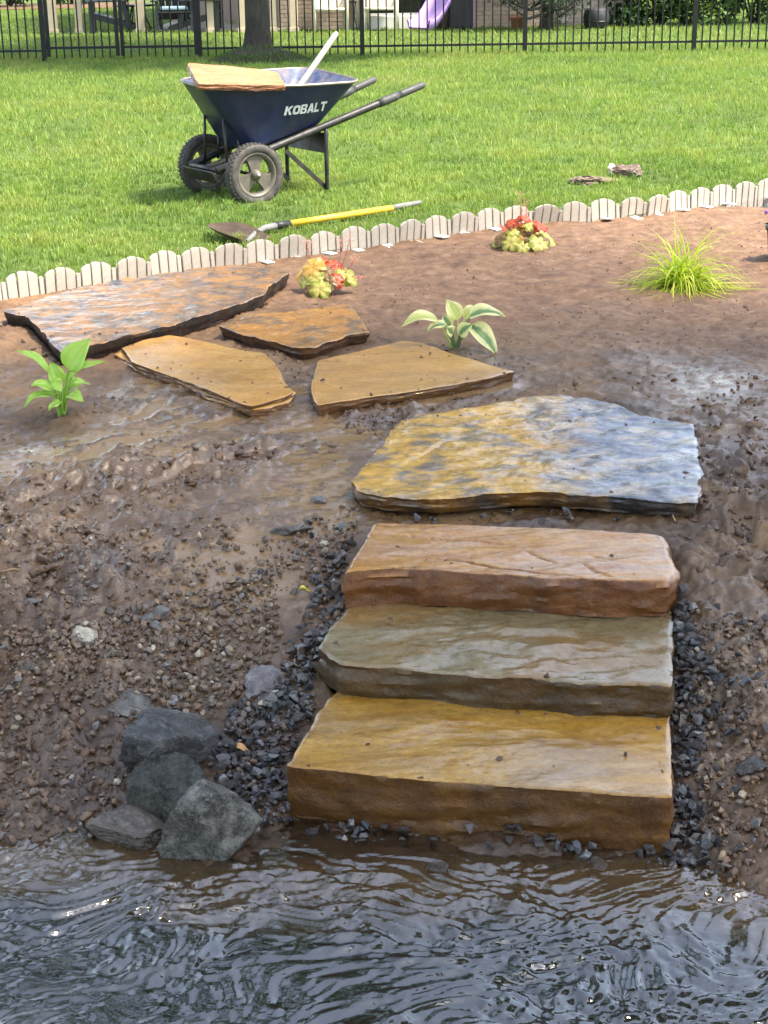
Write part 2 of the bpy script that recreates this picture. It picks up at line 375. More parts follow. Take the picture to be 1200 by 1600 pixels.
# ------------------------------------------------------------------ lawn
def lawn_z(x, y):
    d = y - y_edge(x)
    return 0.012 + 0.02 * NZ2.fbm(x * 0.6, y * 0.6, 4, 2) * sstep(0.1, 1.2, d)
def lawn_mat():
    t = MT('lawn_ground'); v = t.coord('Object')
    n = t.noise(v, 0.9, 6, 0.6); n2 = t.noise(v, 40, 6, 0.7)
    c = t.ramp(n, [(0.3, (0.045, 0.085, 0.014)), (0.6, (0.085, 0.14, 0.024)), (0.72, (0.13, 0.15, 0.04))])
    c = t.mix(t.ramp(n2, [(0.4, 0.0), (0.7, 0.6)]), c, (0.09, 0.075, 0.03))
    t.p(base=c, rough=0.9, spec=0.2, normal=t.bump(n2, 0.6, 0.02))
    return t.m
xs = np.concatenate([[-400, -150, -70, -40, -25, -18], np.arange(-14, -4, 0.5), np.arange(-4, 4.01, 0.05), np.arange(4.5, 14.1, 0.5), [18, 25, 40, 70, 150, 400]])
ds = np.concatenate([[0.0, 0.03, 0.08], np.arange(0.15, 4, 0.12), np.arange(4, 30, 0.5), [32, 36, 42, 55, 80, 130, 250, 600]])
XX, DD = np.meshgrid(xs, ds, indexing='ij'); YY = y_edge(XX) + DD
ii = np.arange(XX.size).reshape(XX.shape)
qq = np.stack([ii[:-1, :-1], ii[1:, :-1], ii[1:, 1:], ii[:-1, 1:]], -1).reshape(-1, 4)
tag(link('lawn', mesh_np('lawn', np.stack([XX.ravel(), YY.ravel(), lawn_z(XX, YY).ravel()], 1), qq), lawn_mat()), kind='structure', label='sunlit green lawn behind the garden bed')

def blades(name, x, y, z, h, w, tint, lean=0.5, two=True):
    n = len(x); a = rng.uniform(0, 2 * np.pi, n); l = rng.uniform(0.1, lean, n) * h; b = a + rng.normal(0, 1.0, n)
    ca, sa = np.cos(a) * w / 2, np.sin(a) * w / 2
    lx, ly = np.cos(b) * l, np.sin(b) * l
    if two:
        V = np.stack([np.stack([x - ca, y - sa, z - .004], 1), np.stack([x + ca, y + sa, z - .004], 1),
                      np.stack([x - ca * .7 + lx * .35, y - sa * .7 + ly * .35, z + h * .6], 1), np.stack([x + ca * .7 + lx * .35, y + sa * .7 + ly * .35, z + h * .6], 1),
                      np.stack([x + lx, y + ly, z + h * (1 - .3 * l / h)], 1)], 1).reshape(-1, 3)
        o = np.arange(n) * 5
        me = mesh_np(name, V, np.stack([o, o + 1, o + 3, o + 2], 1), np.stack([o + 2, o + 3, o + 4], 1)); k = 5
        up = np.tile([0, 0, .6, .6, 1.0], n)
    else:
        V = np.stack([np.stack([x - ca, y - sa, z - .004], 1), np.stack([x + ca, y + sa, z - .004], 1), np.stack([x + lx, y + ly, z + h], 1)], 1).reshape(-1, 3)
        o = np.arange(n) * 3; me = mesh_np(name, V, None, np.stack([o, o + 1, o + 2], 1)); k = 3
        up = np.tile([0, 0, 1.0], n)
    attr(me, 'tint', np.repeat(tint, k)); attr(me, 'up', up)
    return me
def grass_mat():
    t = MT('grass'); ti = t.attr('tint')
    c = t.ramp(ti, [(0.0, (0.06, 0.13, 0.022)), (0.35, (0.145, 0.25, 0.045)), (0.65, (0.255, 0.37, 0.075)), (0.85, (0.31, 0.39, 0.075)), (0.95, (0.34, 0.30, 0.13)), (1.0, (0.42, 0.36, 0.20))])
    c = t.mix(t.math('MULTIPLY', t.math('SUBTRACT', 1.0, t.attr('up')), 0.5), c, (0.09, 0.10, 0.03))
    t.p(base=c, rough=0.5, spec=0.35)
    tr = t.n('BsdfTranslucent', {'Color': t.mix(1.0, c, (1.25, 1.35, 0.7), 'MULTIPLY')})
    mx = t.n('MixShader', {0: 0.38, 1: t.b.outputs[0], 2: tr.outputs[0]})
    t.t.links.new(mx.outputs[0], t.out.inputs[0])
    return t.m
M_GRASS = grass_mat()
def lawn_patch(name, y0, y1, dens, h, w, two, wid):
    n = int((y1 - y0) * wid * 2 * dens)
    y = rng.uniform(y0, y1, n); x = rng.uniform(-1, 1, n) * wid
    half = 0.27 * y + 0.7; k = np.abs(x) < half; x, y = x[k], y[k]
    k = y > y_edge(x) + 0.015; x, y = x[k], y[k]
    mc = P(405, 97, 0); k = ((x - mc[0]) / 0.75) ** 2 + ((y - mc[1]) / 0.62) ** 2 > 1; x, y = x[k], y[k]
    clump = NZ.fbm(x * 2.3, y * 2.3, 7, 3); c2 = NZ2.fbm(x * 9, y * 9, 3, 2); big = NZ3.fbm(x * .5, y * .5, 1, 2)
    k = rng.uniform(size=len(x)) < np.clip(0.72 + 0.9 * c2 + .3 * clump, 0.12, 1); x, y, clump, c2, big = x[k], y[k], clump[k], c2[k], big[k]
    hh = h * (0.8 + 0.75 * c2 + 0.5 * clump) * rng.uniform(0.55, 1.3, len(x)); hh = np.clip(hh, h * 0.25, h * 2)
    near = sstep(1.3, 0.1, y - y_edge(x))
    tint = 0.58 + 0.45 * big + 0.45 * clump + rng.normal(0, 0.13, len(x)) - near * 0.12
    c = P(110, 168, 0); patch = np.exp(-(((x - c[0]) / 1.1) ** 2 + ((y - c[1]) / 0.6) ** 2))
    tint = tint + 0.45 * patch * rng.uniform(0, 1, len(x))
    dead = rng.uniform(size=len(x)) < 0.045 + 0.12 * near; tint = np.where(dead, rng.uniform(0.85, 1.0, len(x)), np.clip(tint, 0, 0.88))
    me = blades(name, x, y, lawn_z(x, y), hh, w * rng.uniform(0.7, 1.3, len(x)), tint, 0.9, two)
    tag(link(name, me, M_GRASS), kind='stuff', label='short green grass blades of the lawn')
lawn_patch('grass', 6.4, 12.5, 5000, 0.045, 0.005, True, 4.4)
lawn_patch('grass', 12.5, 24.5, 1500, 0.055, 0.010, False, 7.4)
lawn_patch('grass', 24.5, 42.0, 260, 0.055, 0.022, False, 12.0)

# ------------------------------------------------------------------ creek water
def water():
    r = []; y = 1.2
    while y < 3.75: r.append(y); y += 0.0052
    ys = np.concatenate([[-0.6, 0.0, 0.5, 0.9], r])
    xs = np.concatenate([[-40, -12, -5, -3, -2, -1.5], np.arange(-1.25, 1.2501, 0.0055), [1.5, 2, 3, 5, 12, 40]])
    Y, X = np.meshgrid(ys, xs, indexing='ij'); x, y = X.ravel(), Y.ravel()
    wx = x + 0.22 * NZ.fbm(x * 1.5, y * 2.0, 3, 3); wy = y + 0.16 * NZ2.fbm(x * 1.4, y * 2, 5, 3) - 0.14 * x
    calm = sstep(3.28, 2.95, y + 0.06 * NZ.fbm(x * 3, y * 3, 0, 2)) ; calm = np.maximum(calm, 0.85 * sstep(-0.35, -0.6, x)); calm = 0.10 + 0.90 * calm
    calm = np.where(x > 0.8, np.maximum(calm, 0.5), calm)
    h = 0.0065 * NZ.fbm(wx * 4.5, wy * 10, 0.5, 2) + 0.0022 * (NZ2.ridge(wx * 7, wy * 13, 0.3, 3, 0.45) - 0.7) + 0.0042 * NZ3.fbm(wx * 14, wy * 32, 0.9, 2) + 0.0032 * NZ.fbm(wx * 24, wy * 40, 0.4, 3) + 0.0013 * NZ3.fbm(wx * 55, wy * 75, 0.1, 2)
    h = h * calm * (0.85 + 1.5 * np.clip(NZ2.fbm(x * 2.4 + 5, y * 3.6, 8, 2) + 0.45, 0, 1.1))
    depth = WATER_Z - zb(x, y)
    nr, nc = Y.shape; i = np.arange(nr * nc).reshape(nr, nc)
    q = np.stack([i[:-1, :-1], i[:-1, 1:], i[1:, 1:], i[1:, :-1]], -1).reshape(-1, 4)
    me = mesh_np('creek_water', np.stack([x, y, WATER_Z + h], 1), q); attr(me, 'depth', depth)
    return me
def water_mat():
    t = MT('creek_water'); v = t.coord('Object', (1, 1.8, 1)); d = t.attr('depth')
    bm_ = t.bump(t.noise(v, 40, 3, 0.5, 0.4), 0.2, 0.006)
    gl = t.n('BsdfGlossy', {'Color': (1, 1, 1), 'Roughness': 0.075, 'Normal': bm_})
    tr = t.n('BsdfTransparent', {'Color': (0.74, 0.63, 0.47)})
    dk = t.mix(t.ramp(t.noise(v, 5, 4), [(0.35, 0.0), (0.65, 1.0)]), (0.004, 0.004, 0.003), (0.010, 0.009, 0.006))
    df = t.n('BsdfDiffuse', {'Color': t.mix(t.ramp(t.math('ADD', d, t.math('MULTIPLY', t.math('SUBTRACT', t.noise(v, 3, 4), 0.5), 0.05)), [(0.03, 0.0), (0.085, 1.0)]), (0.17, 0.105, 0.042), dk)})
    murk = t.ramp(d, [(0.0, 0.08), (0.05, 0.45), (0.11, 0.96)])
    body = t.n('MixShader', {0: murk, 1: tr.outputs[0], 2: df.outputs[0]})
    fr = t.n('Fresnel', {'IOR': 2.1, 'Normal': bm_})
    mx = t.n('MixShader', {0: t.math('MULTIPLY', fr, 1.0), 1: body.outputs[0], 2: gl.outputs[0]})
    t.t.links.new(mx.outputs[0], t.out.inputs[0]); t.t.nodes.remove(t.b)
    return t.m
tag(link('creek_water', water(), water_mat()), kind='structure', label='dark rippling creek water in front of the stone steps')
# ------------------------------------------------------------------ stone slabs
def resample(poly, step, jit, seed, sharp=0.5):
    P_ = np.array(poly); n = len(P_); out = []
    for i in range(n):
        a, b = P_[i], P_[(i + 1) % n]; L = np.linalg.norm(b - a); m = max(1, int(L / step))
        for k in range(m): out.append(a + (b - a) * k / m)
    out = np.array(out)
    for _ in range(1): out = (np.roll(out, 1, 0) + 2 * out + np.roll(out, -1, 0)) / 4
    nr = np.roll(out, -1, 0) - np.roll(out, 1, 0); nr = np.stack([nr[:, 1], -nr[:, 0]], 1); nr /= np.linalg.norm(nr, axis=1)[:, None] + 1e-9
    nz = Noise(seed)
    d = jit * (nz.fbm(out[:, 0] * 9, out[:, 1] * 9, 0.3, 3) + 0.6 * np.abs(nz(out[:, 0] * 30, out[:, 1] * 30, 1.0)))
    return out + nr * d[:, None], nr
def slab(name, key, mat, label, cat, group=None, jit=0.006, relief=0.004, rscale=(7, 7), ledge=0.008, tilt=(0, 0), cracks=None, seed=1, chip=0.006, levels=10, band=60, under=0.0):
    s = SLABS[key]; poly = s['w']
    area = 0.5 * np.sum(poly[:, 0] * np.roll(poly[:, 1], -1) - np.roll(poly[:, 0], -1) * poly[:, 1])
    if area < 0: poly = poly[::-1]
    o, nr = resample(poly, 0.011, jit, seed); N = len(o); c = o.mean(0); nz = Noise(seed + 50)
    K = 66; V = []; Fq = []; Ft = []
    rr = 1 - (np.linspace(0, 1, K) ** 1.05)         # rings from the edge to the middle
    def top(x, y, edge):
        h = relief * (0.9 * nz.fbm(x * rscale[0], y * rscale[1], 0.2, 5, 0.55) + 0.35 * nz.ridge(x * rscale[0] * .6, y * rscale[1] * .9, 1.2, 3))
        if cracks:
            for (pa, pb, dep, wd) in cracks:
                a = np.array(P(*pa, s['z'])[:2]); b = np.array(P(*pb, s['z'])[:2]); ab = b - a
                t = np.clip(((x - a[0]) * ab[0] + (y - a[1]) * ab[1]) / (ab @ ab), 0, 1)
                wob = 0.006 * nz.fbm(t * 6, t * 0 + 3.3, 0.1, 3); ux, uy = ab / np.linalg.norm(ab)
                dd = (x - a[0]) * -uy + (y - a[1]) * ux - wob
                fade = np.where((t > 0) & (t < 1), np.sin(np.pi * np.clip(t, 0.02, .98)) ** 0.4, 0)
                h = h - dep * fade * np.exp(-(dd / wd) ** 2) - dep * 0.45 * fade * (dd < 0) * np.exp(dd / 0.03)
        return h + tilt[0] * (x - c[0]) + tilt[1] * (y - c[1])
    z0 = s['z']
    for j in range(K):
        p = c + (o - c) * max(rr[j], 0.012); x, y = p[:, 0], p[:, 1]
        h = top(x, y, j)
        if j == 0: h = h - chip * (0.6 + 0.6 * np.abs(nz.fbm(x * 25, y * 25, 2, 2)))
        if j == 1: h = h - chip * 0.2
        V.append(np.stack([x, y, z0 + h], 1))
    hb = top(o[:, 0], o[:, 1], 0) * 0.6
    for j in range(1, levels + 1):
        f = j / levels; zz = z0 - chip - (s['t'] - chip) * f + hb * (1 - f)
        off = ledge * (nz.fbm(o[:, 0] * 6, o[:, 1] * 6, f * s['t'] * band, 4, 0.6) + 0.45 * nz(o[:, 0] * 2.5, o[:, 1] * 2.5, 9 + f * s['t'] * band * 1.6)) + 0.25 * ledge * math.sin(f * 3.1) 
        if chip > 0.008: off = off + 0.5 * ledge * nz.ridge(o[:, 0] * 4, o[:, 1] * 4, f * 1.3, 3)
        p = o + nr * (off - under * f - (0.35 * ledge if f > 0.85 else 0))[:, None]
        V.insert(0, np.stack([p[:, 0], p[:, 1], zz], 1))
    R = len(V); V = np.concatenate(V)
    cc = c; V = np.concatenate([V, [[c[0], c[1], V[-N:, 2].mean()], [c[0], c[1], z0 - s['t']]]])
    a = np.arange(N); b = (a + 1) % N
    for j in range(R - 1):
        Fq.append(np.stack([j * N + a, j * N + b, (j + 1) * N + b, (j + 1) * N + a], 1))
    Ft = np.concatenate([np.stack([(R - 1) * N + a, (R - 1) * N + b, np.full(N, R * N)], 1), np.stack([b, a, np.full(N, R * N + 1)], 1)])
    V[:, :2] -= c; V[:, 2] -= z0
    me = mesh_np(name, V, np.concatenate(Fq), Ft, True, 38)
    ob = link(name, me, mat, None, (c[0], c[1], z0)); tag(ob, label, cat, group)
    return ob
def stone(name, cols, scale=3.0, stretch=(1, 1, 1), rot=0.0, rough=(0.12, 0.4), rs=4.0, spots=None, spot_amt=0.5, spot_scale=6.0, bump=0.32, face=(0.8, 0.75, 0.65), grad=None, streak=None, spec=0.4, dist=1.2, bs=60, clay=0.25, wetness=1.0):
    t = MT(name); v0 = t.coord('Object'); v = t.coord('Object', stretch, (0, 0, rot))
    n = t.noise(v, scale, 9, 0.62, dist)
    k = len(cols); c = t.ramp(n, [(0.28 + 0.44 * i / (k - 1), cc) for i, cc in enumerate(cols)])
    if grad:
        gx = t.n('SeparateXYZ', {0: v0}).outputs[0]
        f = t.math('ADD', t.math('MULTIPLY', gx, grad[1]), t.math('ADD', grad[2], t.math('MULTIPLY', t.math('SUBTRACT', t.noise(v0, 6, 6, .6), .5), grad[3])))
        c = t.mix(t.ramp(f, [(0.3, 0.0), (0.7, 1.0)]), c, t.ramp(t.noise(v, scale * 1.6, 7, .6, .8), [(0.38, grad[0][0]), (0.5, grad[0][1]), (0.6, grad[0][2])]))
    if spots:
        m = t.ramp(t.noise(v, spot_scale, 8, 0.68, 0.6), [(0.47, 0.0), (0.60, 1.0)])
        c = t.mix(t.math('MULTIPLY', m, spot_amt), c, spots)
    if streak:
        st = t.noise(t.coord('Object', streak[1], (0, 0, rot)), streak[2], 8, 0.65)
        c = t.mix(t.math('MULTIPLY', t.ramp(st, [(0.46, 0.0), (0.64, 1.0)]), streak[3]), c, streak[0])
    grit = t.noise(v0, 46, 9, 0.78)
    c = t.mix(t.ramp(grit, [(0.40, 0.55), (0.52, 0.0)]), c, t.mix(1.0, c, (0.55, 0.50, 0.46), 'MULTIPLY'))
    c = t.mix(t.ramp(grit, [(0.56, 0.0), (0.66, 0.35)]), c, t.mix(1.0, c, (1.35, 1.33, 1.3), 'MULTIPLY'))
    fine = t.noise(v0, 130, 6, 0.7)
    c = t.mix(t.ramp(fine, [(0.36, 0.35), (0.55, 0.0)]), c, t.mix(1.0, c, (0.5, 0.46, 0.42), 'MULTIPLY'))
    # sides are a rougher break of the rock; darker colour paints in their shade
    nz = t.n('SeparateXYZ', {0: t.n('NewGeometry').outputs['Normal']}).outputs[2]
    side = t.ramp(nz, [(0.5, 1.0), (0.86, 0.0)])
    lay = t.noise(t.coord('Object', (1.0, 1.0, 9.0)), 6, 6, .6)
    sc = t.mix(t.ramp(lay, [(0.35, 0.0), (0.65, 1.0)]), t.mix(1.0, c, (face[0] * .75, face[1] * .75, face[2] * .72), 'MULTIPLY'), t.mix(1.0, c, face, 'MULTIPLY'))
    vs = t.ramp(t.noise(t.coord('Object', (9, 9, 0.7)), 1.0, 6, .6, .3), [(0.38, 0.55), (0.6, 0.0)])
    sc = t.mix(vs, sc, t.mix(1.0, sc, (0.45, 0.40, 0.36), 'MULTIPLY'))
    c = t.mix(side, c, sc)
    if clay:
        mm = t.ramp(t.noise(v0, 4.3, 9, .72, .5), [(0.60, 0.0), (0.70, 1.0)]); c = t.mix(t.math('MULTIPLY', mm, clay), c, (0.20, 0.125, 0.08))
    rn = t.ramp(t.noise(v, rs, 6, 0.6), [(0.36, rough[0]), (0.62, rough[1])])
    r = t.math('ADD', t.math('MULTIPLY', side, 0.22), rn, clamp=True)
    b1 = t.bump(t.noise(v, bs * .22, 7, 0.6), bump, 0.02); b2 = t.bump(t.noise(v0, bs, 6, 0.65), t.math('ADD', bump * 0.6, t.math('MULTIPLY', side, 0.55)), 0.010, b1); b2 = t.bump(t.noise(v0, 210, 4, 0.6), t.math('ADD', 0.10, t.math('MULTIPLY', side, 0.25)), 0.003, b2)
    cm = t.ramp(t.noise(v0, 3.2, 7, 0.62, 0.4), [(0.36, 0.25), (0.60, 1.0)])
    t.p(base=c, rough=t.math('ADD', r, 0.12), normal=b2, spec=spec, coat=t.math('MULTIPLY', cm, t.math('MULTIPLY', t.math('SUBTRACT', 1.0, t.math('MULTIPLY', side, 0.6)), wetness)), coatr=0.04, coatn=t.bump(t.noise(v, 26, 5, 0.6), 0.16, 0.012))
    return t.m
M_ST1 = stone('stone_step_gold', [(0.21, 0.095, 0.011), (0.37, 0.185, 0.024), (0.49, 0.27, 0.044), (0.31, 0.145, 0.02)], 2.0, (1, 1.9, 1.5), -0.08, (0.05, 0.22), 3.0, (0.22, 0.11, 0.025), 0.7, 1.7, 0.12, (0.40, 0.31, 0.22), streak=((0.50, 0.37, 0.17), (0.7, 5, 3), 4.0, 0.22))
M_ST2 = stone('stone_step_olive', [(0.12, 0.075, 0.027), (0.19, 0.142, 0.064), (0.25, 0.20, 0.105), (0.16, 0.098, 0.032)], 2.0, (1, 1.6, 1), 0, (0.05, 0.20), 3.0, (0.26, 0.14, 0.035), 0.8, 1.7, 0.3, (0.42, 0.34, 0.25), bs=45)
M_ST3 = stone('stone_step_rust', [(0.33, 0.125, 0.026), (0.49, 0.24, 0.042), (0.41, 0.18, 0.045), (0.54, 0.325, 0.085)], 2.4, (1, 2.6, 2), -0.12, (0.06, 0.26), 3.0, (0.47, 0.29, 0.16), 0.55, 2.6, 0.2, (0.44, 0.33, 0.25), streak=((0.29, 0.12, 0.065), (0.7, 7, 4), 4, 0.5))
M_LAND = stone('flagstone_ochre_sky_tint', [(0.20, 0.12, 0.05), (0.52, 0.28, 0.035), (0.62, 0.36, 0.06), (0.33, 0.235, 0.14)], 4.5, (1, 1.6, 1), 0.5, (0.06, 0.22), 5.0, (0.09, 0.09, 0.105), 0.8, 6, 0.45, (0.36, 0.28, 0.20), grad=(((0.085, 0.095, 0.13), (0.19, 0.195, 0.24), (0.44, 0.34, 0.24)), 1.5, 0.40, 1.3), bs=50)  # bluish half paints in the sky reflection, over some real grey mottling
M_REAR = stone('flagstone_slate_rust', [(0.065, 0.058, 0.056), (0.15, 0.105, 0.07), (0.29, 0.145, 0.045), (0.16, 0.11, 0.075)], 5.0, (1, 1, 1), 0, (0.26, 0.5), 4.0, (0.060, 0.060, 0.066), 0.9, 8, 0.35, (0.16, 0.125, 0.105), streak=((0.30, 0.155, 0.065), (3, 2, 2), 3, 0.5))
M_SMALL = stone('flagstone_rust', [(0.10, 0.07, 0.04), (0.34, 0.155, 0.028), (0.40, 0.19, 0.04), (0.19, 0.10, 0.033)], 4.5, (1, 1, 1), 0, (0.28, 0.5), 4.0, (0.095, 0.078, 0.06), 0.75, 7, 0.35, (0.32, 0.26, 0.19))
M_TAN = stone('flagstone_tan', [(0.36, 0.165, 0.03), (0.45, 0.23, 0.052), (0.53, 0.31, 0.10), (0.40, 0.195, 0.042)], 1.5, (1, 1.7, 1), 0.55, (0.20, 0.40), 3.0, (0.29, 0.13, 0.03), 0.4, 1.5, 0.06, (0.34, 0.27, 0.20), clay=0.15)
M_TAN2 = stone('flagstone_tan_brown', [(0.32, 0.145, 0.028), (0.45, 0.23, 0.056), (0.52, 0.295, 0.09), (0.29, 0.125, 0.026)], 1.6, (1, 2.2, 1), -0.45, (0.18, 0.40), 3.0, (0.22, 0.10, 0.03), 0.5, 1.6, 0.06, (0.34, 0.27, 0.20), clay=0.15)
GS = 'thick natural stone blocks forming the steps'
GF = 'flat flagstones laid in the mud'
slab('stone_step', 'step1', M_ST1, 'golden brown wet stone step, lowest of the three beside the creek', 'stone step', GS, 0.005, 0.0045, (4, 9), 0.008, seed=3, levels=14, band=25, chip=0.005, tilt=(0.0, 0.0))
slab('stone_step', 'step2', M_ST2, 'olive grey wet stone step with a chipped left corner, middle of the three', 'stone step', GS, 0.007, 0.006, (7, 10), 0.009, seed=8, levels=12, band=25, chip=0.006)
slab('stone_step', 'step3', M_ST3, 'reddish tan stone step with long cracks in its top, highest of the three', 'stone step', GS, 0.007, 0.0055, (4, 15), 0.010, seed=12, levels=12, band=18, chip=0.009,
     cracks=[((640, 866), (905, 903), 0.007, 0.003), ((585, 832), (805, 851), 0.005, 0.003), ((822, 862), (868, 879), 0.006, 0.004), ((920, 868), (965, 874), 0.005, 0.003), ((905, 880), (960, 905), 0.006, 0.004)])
slab('flagstone', 'landing', M_LAND, 'wide wet ochre flagstone with sky reflection painted blue grey on one half, above the steps', 'flagstone', GF, 0.008, 0.007, (8, 14), 0.008, seed=17, levels=8, chip=0.004, band=50, under=0.012,
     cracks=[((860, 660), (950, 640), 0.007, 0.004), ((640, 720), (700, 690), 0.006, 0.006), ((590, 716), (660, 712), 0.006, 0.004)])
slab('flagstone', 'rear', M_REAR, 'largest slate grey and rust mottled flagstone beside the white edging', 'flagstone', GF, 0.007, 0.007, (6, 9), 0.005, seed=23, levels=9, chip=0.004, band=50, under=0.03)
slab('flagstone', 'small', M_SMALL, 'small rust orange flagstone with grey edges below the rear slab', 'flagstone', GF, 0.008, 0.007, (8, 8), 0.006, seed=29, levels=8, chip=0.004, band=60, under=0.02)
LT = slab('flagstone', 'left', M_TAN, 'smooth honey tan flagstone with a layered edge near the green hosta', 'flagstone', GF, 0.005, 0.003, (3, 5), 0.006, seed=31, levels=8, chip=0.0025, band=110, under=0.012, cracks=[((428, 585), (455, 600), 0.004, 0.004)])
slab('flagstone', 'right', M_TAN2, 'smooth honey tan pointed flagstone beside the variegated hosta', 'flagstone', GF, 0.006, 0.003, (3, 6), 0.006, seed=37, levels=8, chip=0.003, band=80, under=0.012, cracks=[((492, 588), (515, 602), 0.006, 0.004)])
# the split-off lower layer of the honey coloured slab
SLABS['ledge'] = dict(z=0.006, t=0.026, px=[(177, 553), (195, 545), (230, 560), (300, 585), (380, 615), (395, 629), (430, 620), (461, 612), (455, 626), (420, 638), (394, 641), (340, 622), (280, 598), (215, 574)])
SLABS['ledge']['w'] = np.array([P(a, b, 0.006)[:2] for a, b in SLABS['ledge']['px']])
lg = slab('split_layer', 'ledge', M_TAN, None, None, seed=41, jit=0.006, relief=0.003, levels=6, chip=0.004, band=120)
lg.location = Vector(lg.location) - Vector(LT.location); lg.parent = LT

# ------------------------------------------------------------------ boulders, loose stones, gravel
def facet_rock(n=14, sub=3, seed=0, flat=0.7, rough=0.05):
    r = np.random.default_rng(seed); bm = bmesh.new(); bmesh.ops.create_icosphere(bm, subdivisions=sub, radius=1.0)
    bm.verts.ensure_lookup_table()
    D = np.array([v.co[:] for v in bm.verts]); D /= np.linalg.norm(D, axis=1)[:, None]
    F = np.array([[v.index for v in f.verts] for f in bm.faces]); bm.free()
    nn = r.normal(size=(n, 3)); nn /= np.linalg.norm(nn, axis=1)[:, None]; hh = r.uniform(0.62, 1.0, n)
    dot = D @ nn.T; rr = np.min(np.where(dot > 0.08, hh / np.maximum(dot, 0.08), 9), axis=1); rr = np.minimum(rr, 1.25); rr = rr * (1 + (0.012 if sub > 3 else 0) * Noise(seed + 9).ridge(D[:, 0] * 7, D[:, 1] * 7, D[:, 2] * 7, 4, 0.6))
    nz = Noise(seed + 5)
    rr = rr * (1 + rough * nz.fbm(D[:, 0] * 2.2, D[:, 1] * 2.2, D[:, 2] * 2.2, 5, 0.6) + rough * .35 * nz.ridge(D[:, 0] * 3.1, D[:, 1] * 3.1, D[:, 2] * 6, 3))
    V = D * rr[:, None]; V[:, 2] *= flat
    return V, F
def rock_mat(name, cols, rough=(0.25, 0.6), scale=3.0, speck=None, bump=0.5, spec=0.5, veins=None):
    t = MT(name); v = t.coord('Object'); n = t.noise(v, scale, 9, 0.65, 0.8)
    c = t.ramp(n, [(0.36 + 0.26 * i / (len(cols) - 1), x) for i, x in enumerate(cols)])
    if veins: c = t.mix(t.math('MULTIPLY', t.ramp(t.noise(t.coord('Object', (1, 2.5, 1), (0.4, 0.3, 0.6)), scale * 3.2, 9, 0.75, 1.5), [(0.52, 0.0), (0.66, 1.0)]), 0.8), c, veins)
    if speck: c = t.mix(t.ramp(t.noise(v, scale * 9, 7, 0.75), [(0.52, 0.0), (0.62, 0.6)]), c, speck)
    t.p(base=c, spec=spec, rough=t.ramp(t.noise(v, scale * 2, 5), [(0.35, rough[0]), (0.65, rough[1])]), normal=t.bump(t.noise(v, scale * 9, 9, 0.68), bump, 0.03))
    return t.m
M_B1 = rock_mat('rock_blue_black', [(0.018, 0.018, 0.018), (0.058, 0.058, 0.058), (0.14, 0.138, 0.138)], (0.14, 0.42), 9, (0.17, 0.17, 0.17), .8, veins=(0.10, 0.075, 0.055))
M_B2 = rock_mat('rock_green_grey', [(0.022, 0.022, 0.016), (0.11, 0.105, 0.085), (0.32, 0.31, 0.27)], (0.12, 0.45), 11, (0.32, 0.32, 0.30), 1.0, veins=(0.42, 0.40, 0.36))
M_B4 = rock_mat('rock_dark_green', [(0.014, 0.015, 0.011), (0.05, 0.052, 0.042), (0.11, 0.11, 0.095)], (0.14, 0.45), 9, (0.15, 0.15, 0.14), 0.9)
M_B3 = rock_mat('rock_muddy', [(0.038, 0.028, 0.02), (0.07, 0.055, 0.042), (0.115, 0.098, 0.082)], (0.2, 0.5), 5, (0.2, 0.18, 0.16))
M_CLOD = rock_mat('mud_clod', [(0.05, 0.029, 0.018), (0.085, 0.052, 0.033), (0.13, 0.083, 0.055)], (0.4, 0.75), 8, (0.2, 0.14, 0.1), 0.7)
M_PALE = rock_mat('rock_pale', [(0.26, 0.21, 0.14), (0.44, 0.40, 0.32), (0.56, 0.53, 0.46)], (0.4, 0.7), 20, (0.2, 0.17, 0.12), 0.5)
M_SLATE = rock_mat('rock_slate', [(0.06, 0.058, 0.055), (0.12, 0.115, 0.105), (0.19, 0.18, 0.165)], (0.25, 0.5), 14, (0.14, 0.12, 0.10), 0.4)
M_PURP = rock_mat('rock_purple_grey', [(0.06, 0.05, 0.052), (0.12, 0.10, 0.105), (0.20, 0.175, 0.175)], (0.22, 0.5), 18, (0.16, 0.13, 0.11), 0.4)
M_CHIP = rock_mat('gravel_dark', [(0.022, 0.024, 0.027), (0.055, 0.058, 0.064), (0.12, 0.125, 0.135)], (0.14, 0.42), 9, None, 0.3)
M_PEB = rock_mat('gravel_brown', [(0.10, 0.07, 0.045), (0.19, 0.125, 0.075), (0.30, 0.24, 0.16), (0.14, 0.13, 0.12)], (0.3, 0.6), 30, None, 0.3)
def rock(name, px, py, size, mat, label, cat, seed, rz=0.0, sink=0.35, tilt=(0, 0), n=14, sub=5, flat=1.0, rough=0.07, z=None, group=None):
    V, F = facet_rock(n, sub, seed, flat, rough); V = V * (np.array(size) / 2)
    me = mesh_np(name, V, None, F, True, 22)
    p = G(px, py)
    if z is None: z = float(zb(p[0], p[1]))
    o = link(name, me, mat, None, (p[0], p[1], z + size[2] / 2 * flat * (1 - 2 * sink)), (tilt[0], tilt[1], rz))
    return tag(o, label, cat, group)
rock('boulder', 262, 1190, (0.215, 0.18, 0.165), M_B1, 'blue black wet boulder, highest of the rocks beside the creek', 'boulder', 4, 0.3, 0.25, (0.1, 0.25), 9, rough=.07)
rock('boulder', 264, 1256, (0.155, 0.15, 0.16), M_B4, 'half hidden dark greenish boulder wedged behind the pale speckled one', 'boulder', 9, 0.1, 0.3, (0, -0.1), 9)
rock('boulder', 330, 1318, (0.205, 0.16, 0.19), M_B2, 'pale speckled angular boulder standing in the water edge', 'boulder', 17, 0.5, 0.28, (0.1, 0.2), 9, rough=0.05)
